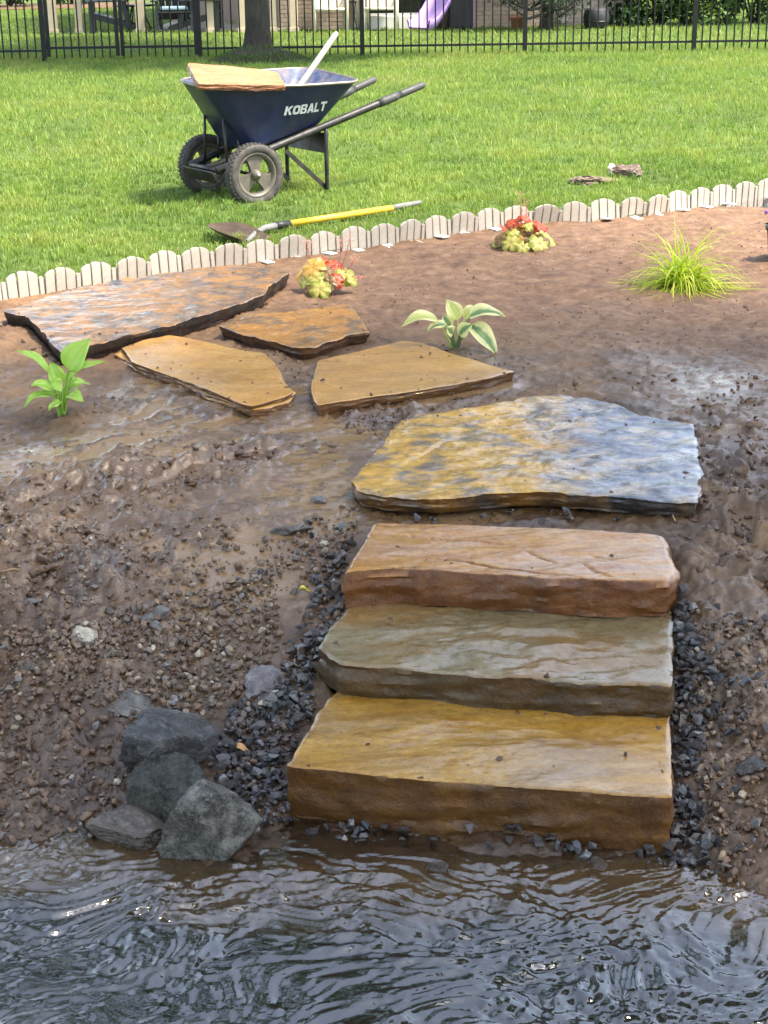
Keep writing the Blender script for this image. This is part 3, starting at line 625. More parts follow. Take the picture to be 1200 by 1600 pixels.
rock('boulder', 205, 1300, (0.16, 0.22, 0.08), M_B3, 'low muddy wet boulder sloping into the rippling water', 'boulder', 21, 0.4, 0.35, (-0.15, 0.35), 9, flat=0.9)
rock('loose_stone', 134, 1002, (0.082, 0.06, 0.055), M_PALE, 'cream white lumpy stone lying alone on the muddy bank', 'stone', 25, 0.2, 0.2, sub=4, rough=0.12)
rock('loose_stone', 415, 1072, (0.085, 0.10, 0.04), M_PURP, 'purple grey squarish stone at the edge of the dark gravel', 'stone', 33, 0.15, 0.2, (0.35, 0.1), 7, 4, 0.8)
rock('loose_stone', 421, 1097, (0.06, 0.06, 0.03), M_SLATE, 'light grey stone just below the purple grey squarish one', 'stone', 35, 0.4, 0.25, (0.1, 0), 8, 4)
rock('loose_stone', 210, 1098, (0.155, 0.11, 0.03), M_SLATE, 'flat grey slate shard lying above the blue black boulder', 'stone', 44, -0.25, 0.2, (0.12, 0.1), 8, 4)
rock('loose_stone', 250, 965, (0.05, 0.045, 0.035), M_SLATE, 'largest grey stone of the cluster of three on the muddy bank', 'stone', 46, 0.3, 0.15, sub=4, n=9)
rock('loose_stone', 231, 972, (0.04, 0.035, 0.03), M_SLATE, 'dark grey stone leaning on the cluster of three on the bank', 'stone', 47, 1.3, 0.15, sub=4, n=9)
rock('loose_stone', 245, 984, (0.035, 0.035, 0.028), M_SLATE, 'smallest stone of the cluster of three on the bank', 'stone', 48, 0.8, 0.15, sub=4, n=9)
rock('loose_stone', 452, 831, (0.12, 0.05, 0.03), M_B3, 'long flat brown stone in the mud left of the rusty step', 'stone', 51, 0.0, 0.3, sub=4, n=10)
rock('loose_stone', 497, 783, (0.045, 0.05, 0.02), M_SLATE, 'small flat grey stone above the long brown one', 'stone', 52, 0.4, 0.2, sub=4, n=8)
rock('loose_stone', 533, 826, (0.04, 0.035, 0.025), M_SLATE, 'grey stone near the back left corner of the rusty step', 'stone', 54, 0.1, 0.2, sub=4, n=8)
rock('loose_stone', 1176, 1202, (0.075, 0.05, 0.035), M_B1, 'dark slate shard in the mud right of the lowest step', 'stone', 55, 0.1, 0.2, (0.2, 0), 8, 4)
rock('loose_stone', 1120, 1062, (0.04, 0.035, 0.03), M_B1, 'dark grey stone right of the olive step', 'stone', 56, 0.3, 0.2, sub=4, n=8)
rock('loose_stone', 1106, 1448, (0.06, 0.045, 0.04), M_PALE, 'white stone just under the water at the right bank', 'stone', 58, 0.3, 0.3, sub=4, n=9)
rock('loose_stone', 1163, 1075, (0.045, 0.04, 0.028), M_SLATE, 'grey stone in the mud far right of the olive step', 'stone', 59, 0.6, 0.2, sub=4, n=8)
rock('loose_stone', 52, 1052, (0.08, 0.06, 0.045), M_B3, 'muddy stone on the left bank below the cream stone', 'stone', 61, 0.3, 0.25, sub=4, n=10)
rock('loose_stone', 52, 945, (0.05, 0.035, 0.022), M_SLATE, 'small flat grey stone left above the cream stone', 'stone', 62, 0.3, 0.2, sub=4, n=8)
for k, (a, b) in enumerate([(520, 1372), (690, 1362), (820, 1385), (930, 1362), (610, 1400), (880, 1405), (760, 1430), (980, 1425)]):
    rock('creek_stone', a, b, (0.07 + 0.02 * (k % 3), 0.06, 0.04), M_B3, 'brown stone on the shallow creek bed in front of the lowest step', 'stone', 140 + k, k * .7, 0.25, sub=3, n=12, group='stones under the shallow water', flat=.8)

def chip_protos(k, seed, pts=9, flat=0.6):
    out = []
    for i in range(k):
        r = np.random.default_rng(seed + i); bm = bmesh.new()
        for _ in range(pts + i % 4):
            d = r.normal(size=3); d /= np.linalg.norm(d); d *= r.uniform(0.75, 1.0); bm.verts.new((d[0], d[1] * r.uniform(.6, 1), d[2] * flat))
        h = bmesh.ops.convex_hull(bm, input=bm.verts[:]); bmesh.ops.delete(bm, geom=[g for g in h['geom_interior'] if isinstance(g, bmesh.types.BMVert)], context='VERTS')
        bmesh.ops.triangulate(bm, faces=bm.faces[:]); bm.verts.ensure_lookup_table(); bm.verts.index_update()
        out.append((np.array([v.co[:] for v in bm.verts]), np.array([[v.index for v in f.verts] for f in bm.faces]))); bm.free()
    return out
PRO = chip_protos(14, 100); PROR = chip_protos(10, 300, 14, 0.75)
def clod_protos(k, seed):
    out = []
    for i in range(k):
        bm = bmesh.new(); bmesh.ops.create_icosphere(bm, subdivisions=2, radius=1.0); bm.verts.ensure_lookup_table()
        D = np.array([v.co[:] for v in bm.verts]); F = np.array([[v.index for v in f.verts] for f in bm.faces]); bm.free(); nz = Noise(seed + i)
        r = 1 + 0.75 * nz.fbm(D[:, 0] * 2.1, D[:, 1] * 2.1, D[:, 2] * 2.1, 4, 0.75); out.append((D * r[:, None] * np.array([1.3, .85, .5]), F))
    return out
CLODP = clod_protos(9, 500)
SLABPOLY = [s['w'] for s in SLABS.values()]
def rots(n):
    q = rng.normal(size=(n, 4)) * np.array([1, .35, .35, 1]); q /= np.linalg.norm(q, axis=1)[:, None]; w, x, y, z = q.T
    return np.stack([np.stack([1 - 2 * (y * y + z * z), 2 * (x * y - z * w), 2 * (x * z + y * w)], -1), np.stack([2 * (x * y + z * w), 1 - 2 * (x * x + z * z), 2 * (y * z - x * w)], -1), np.stack([2 * (x * z - y * w), 2 * (y * z + x * w), 1 - 2 * (x * x + y * y)], -1)], 1)
def scatter(polys, dens, smin, smax, power=2.0, prot=PRO, clump=0.0):
    X, Y, SZ = [], [], []
    for poly, d in zip(polys, dens):
        p = np.array(wpoly(poly)); a, b = p.min(0), p.max(0); n = int((b - a).prod() * d)
        x, y = rng.uniform(a[0], b[0], n), rng.uniform(a[1], b[1], n); k = inpoly(x + 0.04 * NZ(x * 9, y * 9), y + 0.04 * NZ2(x * 9, y * 9), p)
        if clump: k &= (NZ3.fbm(x * 4, y * 4, 2, 2) > clump * rng.normal(0.2, .25, n))
        X.append(x[k]); Y.append(y[k])
    x, y = np.concatenate(X), np.concatenate(Y)
    k = np.ones(len(x), bool)
    for q in SLABPOLY: k &= ~inpoly(x, y, q)
    x, y = x[k], y[k]; sz = smin + (smax - smin) * rng.uniform(size=len(x)) ** power
    z = ground_z(x, y) + sz * rng.uniform(0.05, 0.45, len(x))
    return x, y, z, sz
def chips_mesh(name, x, y, z, sz, prot):
    R = rots(len(x)); which = rng.integers(0, len(prot), len(x)); Vs, Fs, T, o = [], [], [], 0
    tone = rng.uniform(size=len(x))
    for k, (pv, pf) in enumerate(prot):
        m = np.where(which == k)[0]
        if not len(m): continue
        v = np.einsum('nij,vj->nvi', R[m], pv) * sz[m][:, None, None] / 2 + np.stack([x[m], y[m], z[m]], 1)[:, None, :]
        f = pf[None] + (o + np.arange(len(m)) * len(pv))[:, None, None]
        Vs.append(v.reshape(-1, 3)); Fs.append(f.reshape(-1, 3)); T.append(np.repeat(tone[m], len(pv))); o += len(m) * len(pv)
    me = mesh_np(name, np.concatenate(Vs), None, np.concatenate(Fs), False); attr(me, 'tone', np.concatenate(T)); return me
def gravel_mat(name, stops, rough, mud=0.3):
    t = MT(name); v = t.coord('Object'); tn = t.attr('tone')
    c = t.ramp(tn, stops); n = t.noise(v, 70, 7, 0.7)
    c = t.mix(t.ramp(n, [(0.35, 0.5), (0.6, 0.0)]), c, t.mix(1.0, c, (0.45, 0.43, 0.42), 'MULTIPLY'))
    c = t.mix(t.math('MULTIPLY', t.ramp(t.noise(v, 9, 6, .7), [(0.48, 0.0), (0.6, 1.0)]), mud), c, (0.14, 0.09, 0.06))
    t.p(base=c, rough=t.ramp(t.noise(v, 25, 4), [(0.35, rough[0]), (0.65, rough[1])]), normal=t.bump(n, 0.5, 0.006))
    return t.m
M_GRAV = gravel_mat('gravel_dark_mix', [(0.0, (0.014, 0.015, 0.016)), (0.5, (0.05, 0.052, 0.057)), (0.85, (0.11, 0.114, 0.122)), (0.95, (0.19, 0.19, 0.19)), (1.0, (0.36, 0.35, 0.33))], (0.10, 0.35), 0.6)
M_PEBB = gravel_mat('gravel_brown_mix', [(0.0, (0.085, 0.056, 0.036)), (0.35, (0.13, 0.083, 0.052)), (0.6, (0.19, 0.115, 0.062)), (0.75, (0.15, 0.14, 0.13)), (0.9, (0.27, 0.19, 0.11)), (1.0, (0.45, 0.39, 0.30))], (0.25, 0.6), 0.8)
M_CLODS = gravel_mat('soil_crumbs', [(0.0, (0.075, 0.042, 0.024)), (0.6, (0.12, 0.07, 0.04)), (1.0, (0.19, 0.118, 0.07))], (0.3, 0.7), 0.3)
L1 = [(505, 880), (552, 850), (540, 920), (552, 945), (500, 1000), (500, 1075), (446, 1190), (458, 1275), (400, 1300), (345, 1230), (335, 1160), (405, 1090), (455, 1010), (480, 940)]
L2 = [(400, 850), (560, 780), (565, 850), (540, 890), (450, 930), (380, 930)]
FRONT = [(455, 1262), (1050, 1320), (1020, 1352), (800, 1338), (480, 1300)]
R1 = [(1052, 910), (1070, 910), (1078, 985), (1105, 1060), (1095, 1130), (1095, 1200), (1100, 1300), (1105, 1390), (1010, 1395), (1030, 1330), (1055, 1310), (1050, 1250), (1045, 1100)]
R2 = [(1060, 960), (1210, 980), (1210, 1400), (1110, 1420), (1090, 1200)]
BK = [(560, 795), (1095, 795), (1080, 838), (580, 815)]
LB = [(120, 980), (420, 890), (450, 1000), (380, 1090), (300, 1160), (180, 1110), (0, 1130), (-60, 1000)]
LBB = [(-80, 830), (330, 820), (430, 900), (380, 1090), (300, 1150), (180, 1180), (-80, 1200)]
SHORE = [(-60, 1180), (170, 1200), (260, 1260), (250, 1340), (-60, 1330)]
cx_, cy_, cs_ = [], [], []
for (px, py, n, sp, s1_) in [(390, 705, 34, .07, .05), (320, 738, 26, .07, .045), (265, 762, 30, .08, .05), (180, 770, 34, .09, .05), (120, 792, 34, .09, .055), (595, 655, 34, .05, .04), (640, 640, 26, .05, .035), (565, 668, 16, .04, .03), (235, 700, 22, .07, .04), (60, 870, 34, .10, .06), (40, 910, 30, .09, .06), (105, 985, 30, .08, .05), (490, 700, 20, .06, .035), (1150, 640, 34, .10, .05), (1165, 700, 40, .10, .06), (1180, 760, 44, .10, .06), (1130, 830, 34, .09, .05), (1175, 880, 40, .09, .06), (1110, 780, 24, .06, .045), (720, 632, 18, .07, .03), (440, 560, 14, .05, .03), (470, 520, 20, .06, .03), (30, 515, 30, .08, .05), (60, 545, 20, .06, .04), (100, 645, 26, .07, .03), (175, 618, 16, .06, .03), (45, 760, 26, .09, .05), (330, 820, 20, .07, .04), (250, 890, 18, .07, .04), (1180, 1000, 26, .07, .045), (1150, 1130, 26, .08, .045), (1185, 1290, 30, .08, .05), (60, 1120, 34, .09, .055), (30, 1190, 36, .08, .06), (130, 1200, 30, .08, .055), (210, 1180, 20, .05, .04), (80, 1250, 34, .08, .055), (160, 1265, 24, .06, .045), (820, 392, 40, .09, .018), (520, 462, 40, .09, .02), (1070, 452, 40, .16, .02), (720, 552, 34, .09, .03), (610, 500, 14, .08, .025), (900, 620, 12, .08, .03), (1010, 600, 16, .1, .03), (960, 500, 16, .2, .025), (1150, 520, 20, .2, .03)]:
    c = G(px, py); cx_.append(rng.normal(c[0], sp, n)); cy_.append(rng.normal(c[1], sp * 1.1, n)); cs_.append(0.005 + 0.55 * (s1_ - 0.005) * rng.uniform(size=n) ** 2.2)
x, y, sz = np.concatenate(cx_), np.concatenate(cy_), np.concatenate(cs_); k = np.ones(len(x), bool)
for q in SLABPOLY: k &= ~inpoly(x, y, q)
x, y, sz = x[k], y[k], sz[k]
me = chips_mesh('mud_clods', x, y, ground_z(x, y) - sz * 0.06, sz * 1.25, CLODP); me.polygons.foreach_set('use_smooth', np.full(len(me.polygons), True))
tag(link('mud_clods', me, M_CLODS), kind='stuff', label='clods of wet mud churned up on the bed')
# bits of soil kicked up onto the stones
X_, Y_, Z_ = [], [], []
for key, n in (('step1', 26), ('step2', 22), ('step3', 24), ('landing', 60), ('rear', 70), ('small', 26), ('left', 40), ('right', 34)):
    s_ = SLABS[key]; w = s_['w']; c = w.mean(0); m_ = rng.integers(0, len(w), n); f_ = 1 - 0.6 * rng.uniform(size=n) ** 1.8 * (1 if key != 'rear' else .6)
    q_ = c + (w[m_] * (t__ := rng.uniform(size=(n, 1))) + w[(m_ + 1) % len(w)] * (1 - t__) - c) * f_[:, None] * 0.975
    X_.append(q_[:, 0]); Y_.append(q_[:, 1]); Z_.append(np.full(n, s_['z'] + 0.001))
x, y, z = np.concatenate(X_), np.concatenate(Y_), np.concatenate(Z_); sz = 0.003 + 0.013 * rng.uniform(size=len(x)) ** 3
tag(link('soil_crumbs', chips_mesh('soil_crumbs', x, y, z, sz, CLODP), M_CLODS), kind='stuff', label='bits of mud lying on the flat stones')
# the chips that show largest, each one a thing
def big_chips(poly, n, s0, s1, label, group, meshes):
    x, y, z, sz = scatter([poly], [n * 14], s0, s1, 1.4)
    k = rng.permutation(len(x))[:n]; R = rots(len(x))
    for i in k:
        o = link('gravel_chip', meshes[int(rng.integers(len(meshes)))], None, None)
        M = Matrix([list(R[i][0]), list(R[i][1]), list(R[i][2])]).to_4x4()
        o.matrix_world = Matrix.Translation((x[i], y[i], z[i] + sz[i] * 0.12)) @ M @ Matrix.Scale(sz[i] / 2, 4)
        tag(o, label, 'gravel chip', group)
CHIPM = []
for k, (pv, pf) in enumerate(PRO):
    me = mesh_np('gravel_chip', pv, None, pf, False); attr(me, 'tone', np.full(len(pv), [0.1, 0.3, 0.55, 0.8, 0.9, 0.45, 0.2][k % 7])); me.materials.append(M_GRAV); CHIPM.append(me)
big_chips(L1, 95, 0.028, 0.05, 'dark angular wet gravel chip in the pile along the left ends of the steps', 'gravel chips along the left ends of the steps', CHIPM)
big_chips(R1, 95, 0.028, 0.055, 'dark angular wet gravel chip in the strip along the right ends of the steps', 'gravel chips along the right ends of the steps', CHIPM)
big_chips(FRONT, 26, 0.025, 0.045, 'dark wet gravel chip at the waterline under the lowest step', 'gravel chips at the waterline', CHIPM)
big_chips(R2, 34, 0.025, 0.045, 'dark grey gravel chip scattered in the mud of the right bank', 'gravel chips scattered on the right bank', CHIPM)
L1B = [(500, 1080), (446, 1190), (458, 1278), (400, 1305), (340, 1235), (325, 1160), (400, 1090), (470, 1000), (540, 960), (500, 1010)]
x, y, z, sz = scatter([L1B, [(1050, 950), (1085, 950), (1095, 1100), (1085, 1380), (1040, 1380), (1050, 1200)]], [9500, 9000], 0.008, 0.044, 2.2)
tag(link('gravel', chips_mesh('gravel', x, y, z, sz, PRO), M_GRAV), kind='stuff', label='dark crushed gravel heaped against the ends of the stone steps')
x, y, z, sz = scatter([L1, L2, FRONT, R1, R2, BK, LB], [5500, 1400, 3600, 3500, 1100, 700, 350], 0.006, 0.046, 2.4, PRO, 0.75)
tag(link('gravel', chips_mesh('gravel', x, y, z, sz, PRO), M_GRAV), kind='stuff', label='dark crushed gravel packed beside the stone steps')
x, y, z, sz = scatter([LB, LBB, L1, R2, L2, SHORE], [8000, 2200, 2500, 5000, 4000, 4000], 0.005, 0.034, 3.8, PROR)
tag(link('pebble_gravel', chips_mesh('pebble_gravel', x, y, z, sz, PROR), M_PEBB), kind='stuff', label='fine brown pebbles mixed in the muddy bank')
ROUGHZ = [(-80, 660), (120, 690), (300, 720), (270, 820), (-80, 960)]
RRZ = [(1100, 620), (1220, 560), (1220, 1000), (1120, 900), (1100, 800)]
BACKX = [(200, 480), (480, 430), (700, 380), (1210, 330), (1210, 600), (800, 610), (480, 640), (250, 640)]
x, y, z, sz = scatter([ROUGHZ, RRZ, LBB, R2, [(560, 630), (640, 640), (600, 690), (560, 690)]], [900, 1800, 1400, 2000, 4000], 0.004, 0.026, 3.2, CLODP, clump=1.0)
tag(link('soil_crumbs', chips_mesh('soil_crumbs', x, y, z - sz * 0.15, sz, PROR), M_CLODS), kind='stuff', label='loose crumbs of wet brown soil on the bed')
x, y, z, sz = scatter([BACKX], [1100], 0.004, 0.016, 3.0, PROR, clump=1.3)
tag(link('soil_crumbs', chips_mesh('soil_crumbs', x, y, z - sz * 0.2, sz, PROR), M_CLODS), kind='stuff', label='small crumbs on the drier reddish soil near the edging')
# ------------------------------------------------------------------ white garden edging (one chain of plug-in sections)
M_WHITE = simple('edging_plastic', (0.47, 0.43, 0.365), 0.5, 0, 0.16, 5, 0.15, dirt=(0.20, 0.15, 0.11), dirt_amt=0.8)
M_TAB = simple('edging_tab', (0.62, 0.61, 0.58), 0.45, 0, 0.05, 5, 0.05)
E3 = []
ex = np.linspace(EDGE[0, 0], EDGE[-1, 0], 3000); ey = y_edge(ex)
k = np.ones(41) / 41; eyp = np.pad(ey, 20, 'edge'); ey = np.convolve(eyp, k, 'valid')
sl = np.concatenate([[0], np.cumsum(np.hypot(np.diff(ex), np.diff(ey)))])
def on_edge(s): return Vector((np.interp(s, sl, ex), np.interp(s, sl, ey), 0.0))
edging = thing('garden_edging', 'white scalloped picket garden edging between lawn and muddy bed', 'garden edging', (0, 0, 0))
def picket_bm(w, h0, h1, h2, d=0.012):
    m = MB(); n = 7; pts = [(-w / 2, -0.05), (w / 2, -0.05)]
    for i in range(n + 1):
        u = 1 - i / n; xx = -w / 2 + w * u; hh = h0 * (1 - u) * (1 - 2 * u) + 4 * h1 * u * (1 - u) + h2 * u * (2 * u - 1)
        pts.append((xx, hh))
    M = Matrix.Rotation(math.pi / 2, 4, 'X')
    m.prism(pts, -d / 2, d / 2, M)
    bmesh.ops.bevel(m.bm, geom=m.bm.edges[:], offset=0.0018, segments=2, affect='EDGES')
    return m.data('picket')
PK = [picket_bm(0.049, 0.098, 0.115, 0.120), picket_bm(0.049, 0.123, 0.126, 0.123), picket_bm(0.049, 0.120, 0.115, 0.098)]
PJ = picket_bm(0.023, 0.086, 0.09, 0.086)
for p in PK + [PJ]: p.materials.append(M_WHITE)
rb = MB(); rb.box((0.088, 0.010, 0.055), (0.190, 0.007, 0.05)); RAIL = rb.data('rail'); RAIL.materials.append(M_WHITE)
tb = MB(); tb.box((0.088, -0.050, 0.001), (0.052, 0.075, 0.008), bev=0.003); TAB = tb.data('ground_tab'); TAB.materials.append(M_TAB)
SEC = 0.194; s = 0.06; ns = 0
while s + SEC < sl[-1] - 0.02:
    a = on_edge(s); b = on_edge(s + SEC); d = (b - a); ang = math.atan2(d.y, d.x)
    dz = rng.normal(0, 0.003) - 0.004
    sec = link('edging_section', None, None, edging, (a.x, a.y, dz), (rng.normal(0, 0.07), rng.normal(0, 0.022), ang + rng.normal(0, 0.03)))
    for j in range(3):
        link('picket', PK[j], None, sec, (0.028 + 0.0545 * j, rng.normal(0, .0008), rng.normal(0, .001)), (rng.normal(0, 0.012), rng.normal(0, 0.008), 0))
    link('connector_picket', PJ, None, sec, (0.1765, -0.004, 0))
    link('rail', RAIL, None, sec)
    if a.x > -0.75 and rng.uniform() < 0.8: link('ground_tab', TAB, None, sec, (rng.uniform(-.01, .01), 0, 0.002 - dz), (0, 0, rng.normal(0, .06)))
    s += SEC; ns += 1

# ------------------------------------------------------------------ black metal fence and its double gate
M_IRON = simple('fence_black', (0.010, 0.010, 0.011), 0.45, 0, 0.2, 5, 0.05, spec=.3)
FY = float(np.mean([G(p, q)[1] for p, q in [(312, 92), (566, 90), (820, 86)]]))
def fx(px, py=70): return float(PY(px, py, FY)[0])
fence = thing('iron_fence', 'black metal picket fence crossing the lawn behind the wheelbarrow', 'fence', (0, FY, 0))
FH = 1.22
def post_me(w):
    m = MB(); m.box((0, 0, (FH + 0.06) / 2 - 0.05), (w, w, FH + 0.16), bev=0.003); m.box((0, 0, FH + 0.035), (w + 0.012, w + 0.012, 0.02), bev=0.004); me = m.data('post'); me.materials.append(M_IRON); return me
POST = post_me(0.062)
pm = MB(); pm.box((0, 0, 0.62), (0.019, 0.019, 1.16)); PIK = pm.data('picket'); PIK.materials.append(M_IRON)
def rail(x0, x1, z, parent, h=0.03):
    m = MB(); m.box(((x0 + x1) / 2, 0.0, z), (x1 - x0, 0.03, h)); m.build('rail', M_IRON, parent)
posts = [fx(-186), fx(68), fx(312), fx(566), fx(820), fx(1084), fx(1345)]
for xp in posts: link('post', POST, None, fence, (xp, 0, 0))
for i, (a, b) in enumerate(zip(posts[:-1], posts[1:])):
    if i == 1: continue
    n = int(round((b - a) / 0.1135)); 
    for k in range(1, n): link('picket', PIK, None, fence, (a + (b - a) * k / n, 0, 0))
    for zz in (0.15, 1.02, 1.16): rail(a + 0.031, b - 0.031, zz, fence)
def gate(x0, x1, label):
    g = thing('fence_gate', label, 'gate', (0, FY, 0), 0, 'two leaves of the fence gate')
    for xx in (x0, x1):
        m = MB(); m.box((xx, 0, 0.63), (0.05, 0.05, 1.13), bev=0.003); m.build('stile', M_IRON, g)
    n = int(round((x1 - x0) / 0.1125))
    for k in range(1, n): link('picket', PIK, None, g, (x0 + (x1 - x0) * k / n, 0, 0.0))
    for zz in (0.185, 1.0, 1.14): rail(x0 + 0.025, x1 - 0.025, zz, g, 0.035)
    return g
g1 = gate(fx(75.5), fx(183.5), 'black picket gate leaf nearest the picture edge, left of the meeting stiles')
g2 = gate(fx(191.5), fx(306.5), 'black picket gate leaf between the meeting stiles and the tree')
m = MB(); m.tube([(fx(193), -0.03, 0.3), (fx(193), -0.03, 0.02)], 0.008); m.box((fx(193) + .03, -0.03, 0.24), (0.05, 0.015, 0.015)); m.build('drop_bolt', M_IRON, g2)
for zz in (0.23, 0.95):
    m = MB(); m.box((fx(307) + .025, -0.02, zz), (0.06, 0.03, 0.1), bev=0.004); m.build('hinge', M_IRON, g2)
    m = MB(); m.box((fx(74) - .02, -0.02, zz), (0.06, 0.03, 0.1), bev=0.004); m.build('hinge', M_IRON, g1)

# ------------------------------------------------------------------ trees
def bark_mat():
    t = MT('bark'); v = t.coord('Object', (1, 1, 0.22)); n = t.noise(v, 22, 8, 0.7, 0.5); n2 = t.noise(t.coord('Object'), 3, 5)
    c = t.ramp(n, [(0.3, (0.022, 0.018, 0.014)), (0.55, (0.048, 0.040, 0.031)), (0.75, (0.085, 0.074, 0.06))])
    c = t.mix(t.ramp(n2, [(0.45, 0.0), (0.7, 0.4)]), c, (0.09, 0.10, 0.05))
    t.p(base=c, rough=0.9, normal=t.bump(n, 1.0, 0.04)); return t.m
M_BARK = bark_mat()
def leaf_mat(name, a, b, c_, trans=0.35):
    t = MT(name); c = t.ramp(t.attr('tone'), [(0.0, a), (0.6, b), (1.0, c_)])
    t.p(base=c, rough=0.45, spec=0.4); tr = t.n('BsdfTranslucent', {'Color': t.mix(1.0, c, (1.3, 1.4, 0.7), 'MULTIPLY')})
    mx = t.n('MixShader', {0: trans, 1: t.b.outputs[0], 2: tr.outputs[0]}); t.t.links.new(mx.outputs[0], t.out.inputs[0]); return t.m
M_LEAF = leaf_mat('tree_leaves', (0.03, 0.065, 0.012), (0.06, 0.115, 0.02), (0.10, 0.16, 0.035))
M_HEDGE = leaf_mat('hedge_leaves', (0.015, 0.040, 0.012), (0.05, 0.11, 0.022), (0.13, 0.22, 0.05))
M_NEEDLE = leaf_mat('evergreen_leaves', (0.012, 0.028, 0.014), (0.025, 0.055, 0.02), (0.06, 0.10, 0.035), 0.15)
def leaf_cloud(name, pts, size, mat, parent=None, droop=0.3, tone=None, aspect=0.55):
    n = len(pts); a = rng.uniform(0, 2 * np.pi, n); el = rng.normal(-droop, 0.5, n); sz = size * rng.uniform(0.6, 1.35, n)
    d = np.stack([np.cos(a) * np.cos(el), np.sin(a) * np.cos(el), np.sin(el)], 1)
    s = np.cross(d, rng.normal(size=(n, 3)) * np.array([.5, .5, 0]) + np.array([0, 0, 1])); s /= np.linalg.norm(s, axis=1)[:, None] + 1e-9
    nn = np.cross(s, d)
    L = d * sz[:, None]; Wd = s * (sz * aspect / 2)[:, None]; U = nn * (sz * 0.07)[:, None]
    V = np.stack([pts, pts + L * .45 + Wd - U, pts + L, pts + L * .45 - Wd - U, ], 1).reshape(-1, 3); o = np.arange(n) * 4
    me = mesh_np(name, V, None, np.concatenate([np.stack([o, o + 1, o + 2], 1), np.stack([o, o + 2, o + 3], 1)]), False)
    attr(me, 'tone', np.repeat(rng.uniform(size=n) if tone is None else tone, 4))
    return link(name, me, mat, parent)
def clumps(centers, radii, per, squash=0.7):
    out, tn = [], []
    for c, r in zip(centers, radii):
        d = rng.normal(size=(per, 3)); d /= np.linalg.norm(d, axis=1)[:, None]; rr = r * rng.uniform(0.25, 1, per) ** 0.5
        out.append(np.array(c) + d * rr[:, None] * np.array([1, 1, squash])); tn.append(np.clip(rng.uniform(0.1, 0.6) + rng.uniform(-.1, .4, per), 0, 1))
    return np.concatenate(out), np.concatenate(tn)
def limbs(m, base, h, r0, tips, bend=0.3):
    for tp, rr in tips:
        a = Vector(base); b = Vector(tp); mid = a.lerp(b, 0.5) + Vector((0, 0, bend))
        pts = [a, a.lerp(mid, .5) + Vector((0, 0, bend * .3)), mid, mid.lerp(b, .6), b]; m.tube(pts, [rr, rr * .8, rr * .55, rr * .35, rr * .12], 8)
tp = G(404, 94)
lt = thing('lawn_tree', 'tree with a grey brown trunk standing on a grassy mound by the fence', 'tree', (tp[0], tp[1], 0))
mt = MB(); zs = [-0.05, 0.02, 0.07, 0.14, 0.25, 0.45, 0.8, 1.6, 3.0, 4.6]; rs = [0.36, 0.31, 0.255, 0.215, 0.188, 0.172, 0.163, 0.155, 0.14, 0.12]
mt.lathe([(r, z_) for r, z_ in zip(rs, zs)], n=36)
for v in mt.bm.verts:
    an = math.atan2(v.co.y, v.co.x); f = max(0, 1 - v.co.z / 0.4)
    v.co.x *= 1 + f * 0.22 * math.cos(4 * an + 1) + 0.03 * math.sin(7 * an + 3 * v.co.z); v.co.y *= 1 + f * 0.22 * math.cos(4 * an + 1) + 0.03 * math.cos(5 * an + 4 * v.co.z)
mt.build('trunk', M_BARK, lt)
tips, cen, rad_ = [], [], []
for k in range(30):
    a = k * 2.4; z_ = 4.2 + 11.5 * ((k * 5) % 29) / 29; r = (1.0 + 3.6 * ((k * 7) % 11) / 11) * (1 - .55 * max(0, (z_ - 9) / 7))
    tips.append(((r * math.cos(a), r * math.sin(a), z_), 0.07 - 0.0015 * k)); cen.append(tips[-1][0]); rad_.append(random.uniform(0.8, 1.3))
    for j in range(2): cen.append((r * math.cos(a) + random.uniform(-1.2, 1.2), r * math.sin(a) + random.uniform(-1.2, 1.2), z_ + random.uniform(-.7, .9))); rad_.append(random.uniform(.6, 1.0))
for (x_, y_, z_) in [(-.5, -.9, 5.2), (.6, -.5, 5.8), (1.6, -.8, 6.4), (2.6, -.3, 6.0), (3.4, -.7, 6.8), (-1.4, -.4, 6.6), (1.0, .2, 7.2), (2.2, .1, 7.6), (-.4, .3, 7.8), (3.0, .3, 7.4)]:
    tips.append(((x_, y_, z_), .05)); cen += [(x_, y_, z_), (x_ + .5, y_ - .3, z_ + .3)]; rad_ += [.75, .65]
for k in range(16):
    cen.append((random.uniform(-1.2, 4.6), random.uniform(-2.0, -.2), random.uniform(3.4, 5.0))); rad_.append(.7)
ml = MB(); ml.tube([(0, 0, 4.4), (0.1, 0.1, 8.5), (0, 0.2, 14.5)], [0.12, 0.08, 0.02], 8); limbs(ml, (0, 0, 3.6), 0, 0, tips, 0.4); ml.build('limb', M_BARK, lt)
pts, tn = clumps(cen, rad_, 260); leaf_cloud('crown', pts, 0.24, M_LEAF, lt, tone=tn)
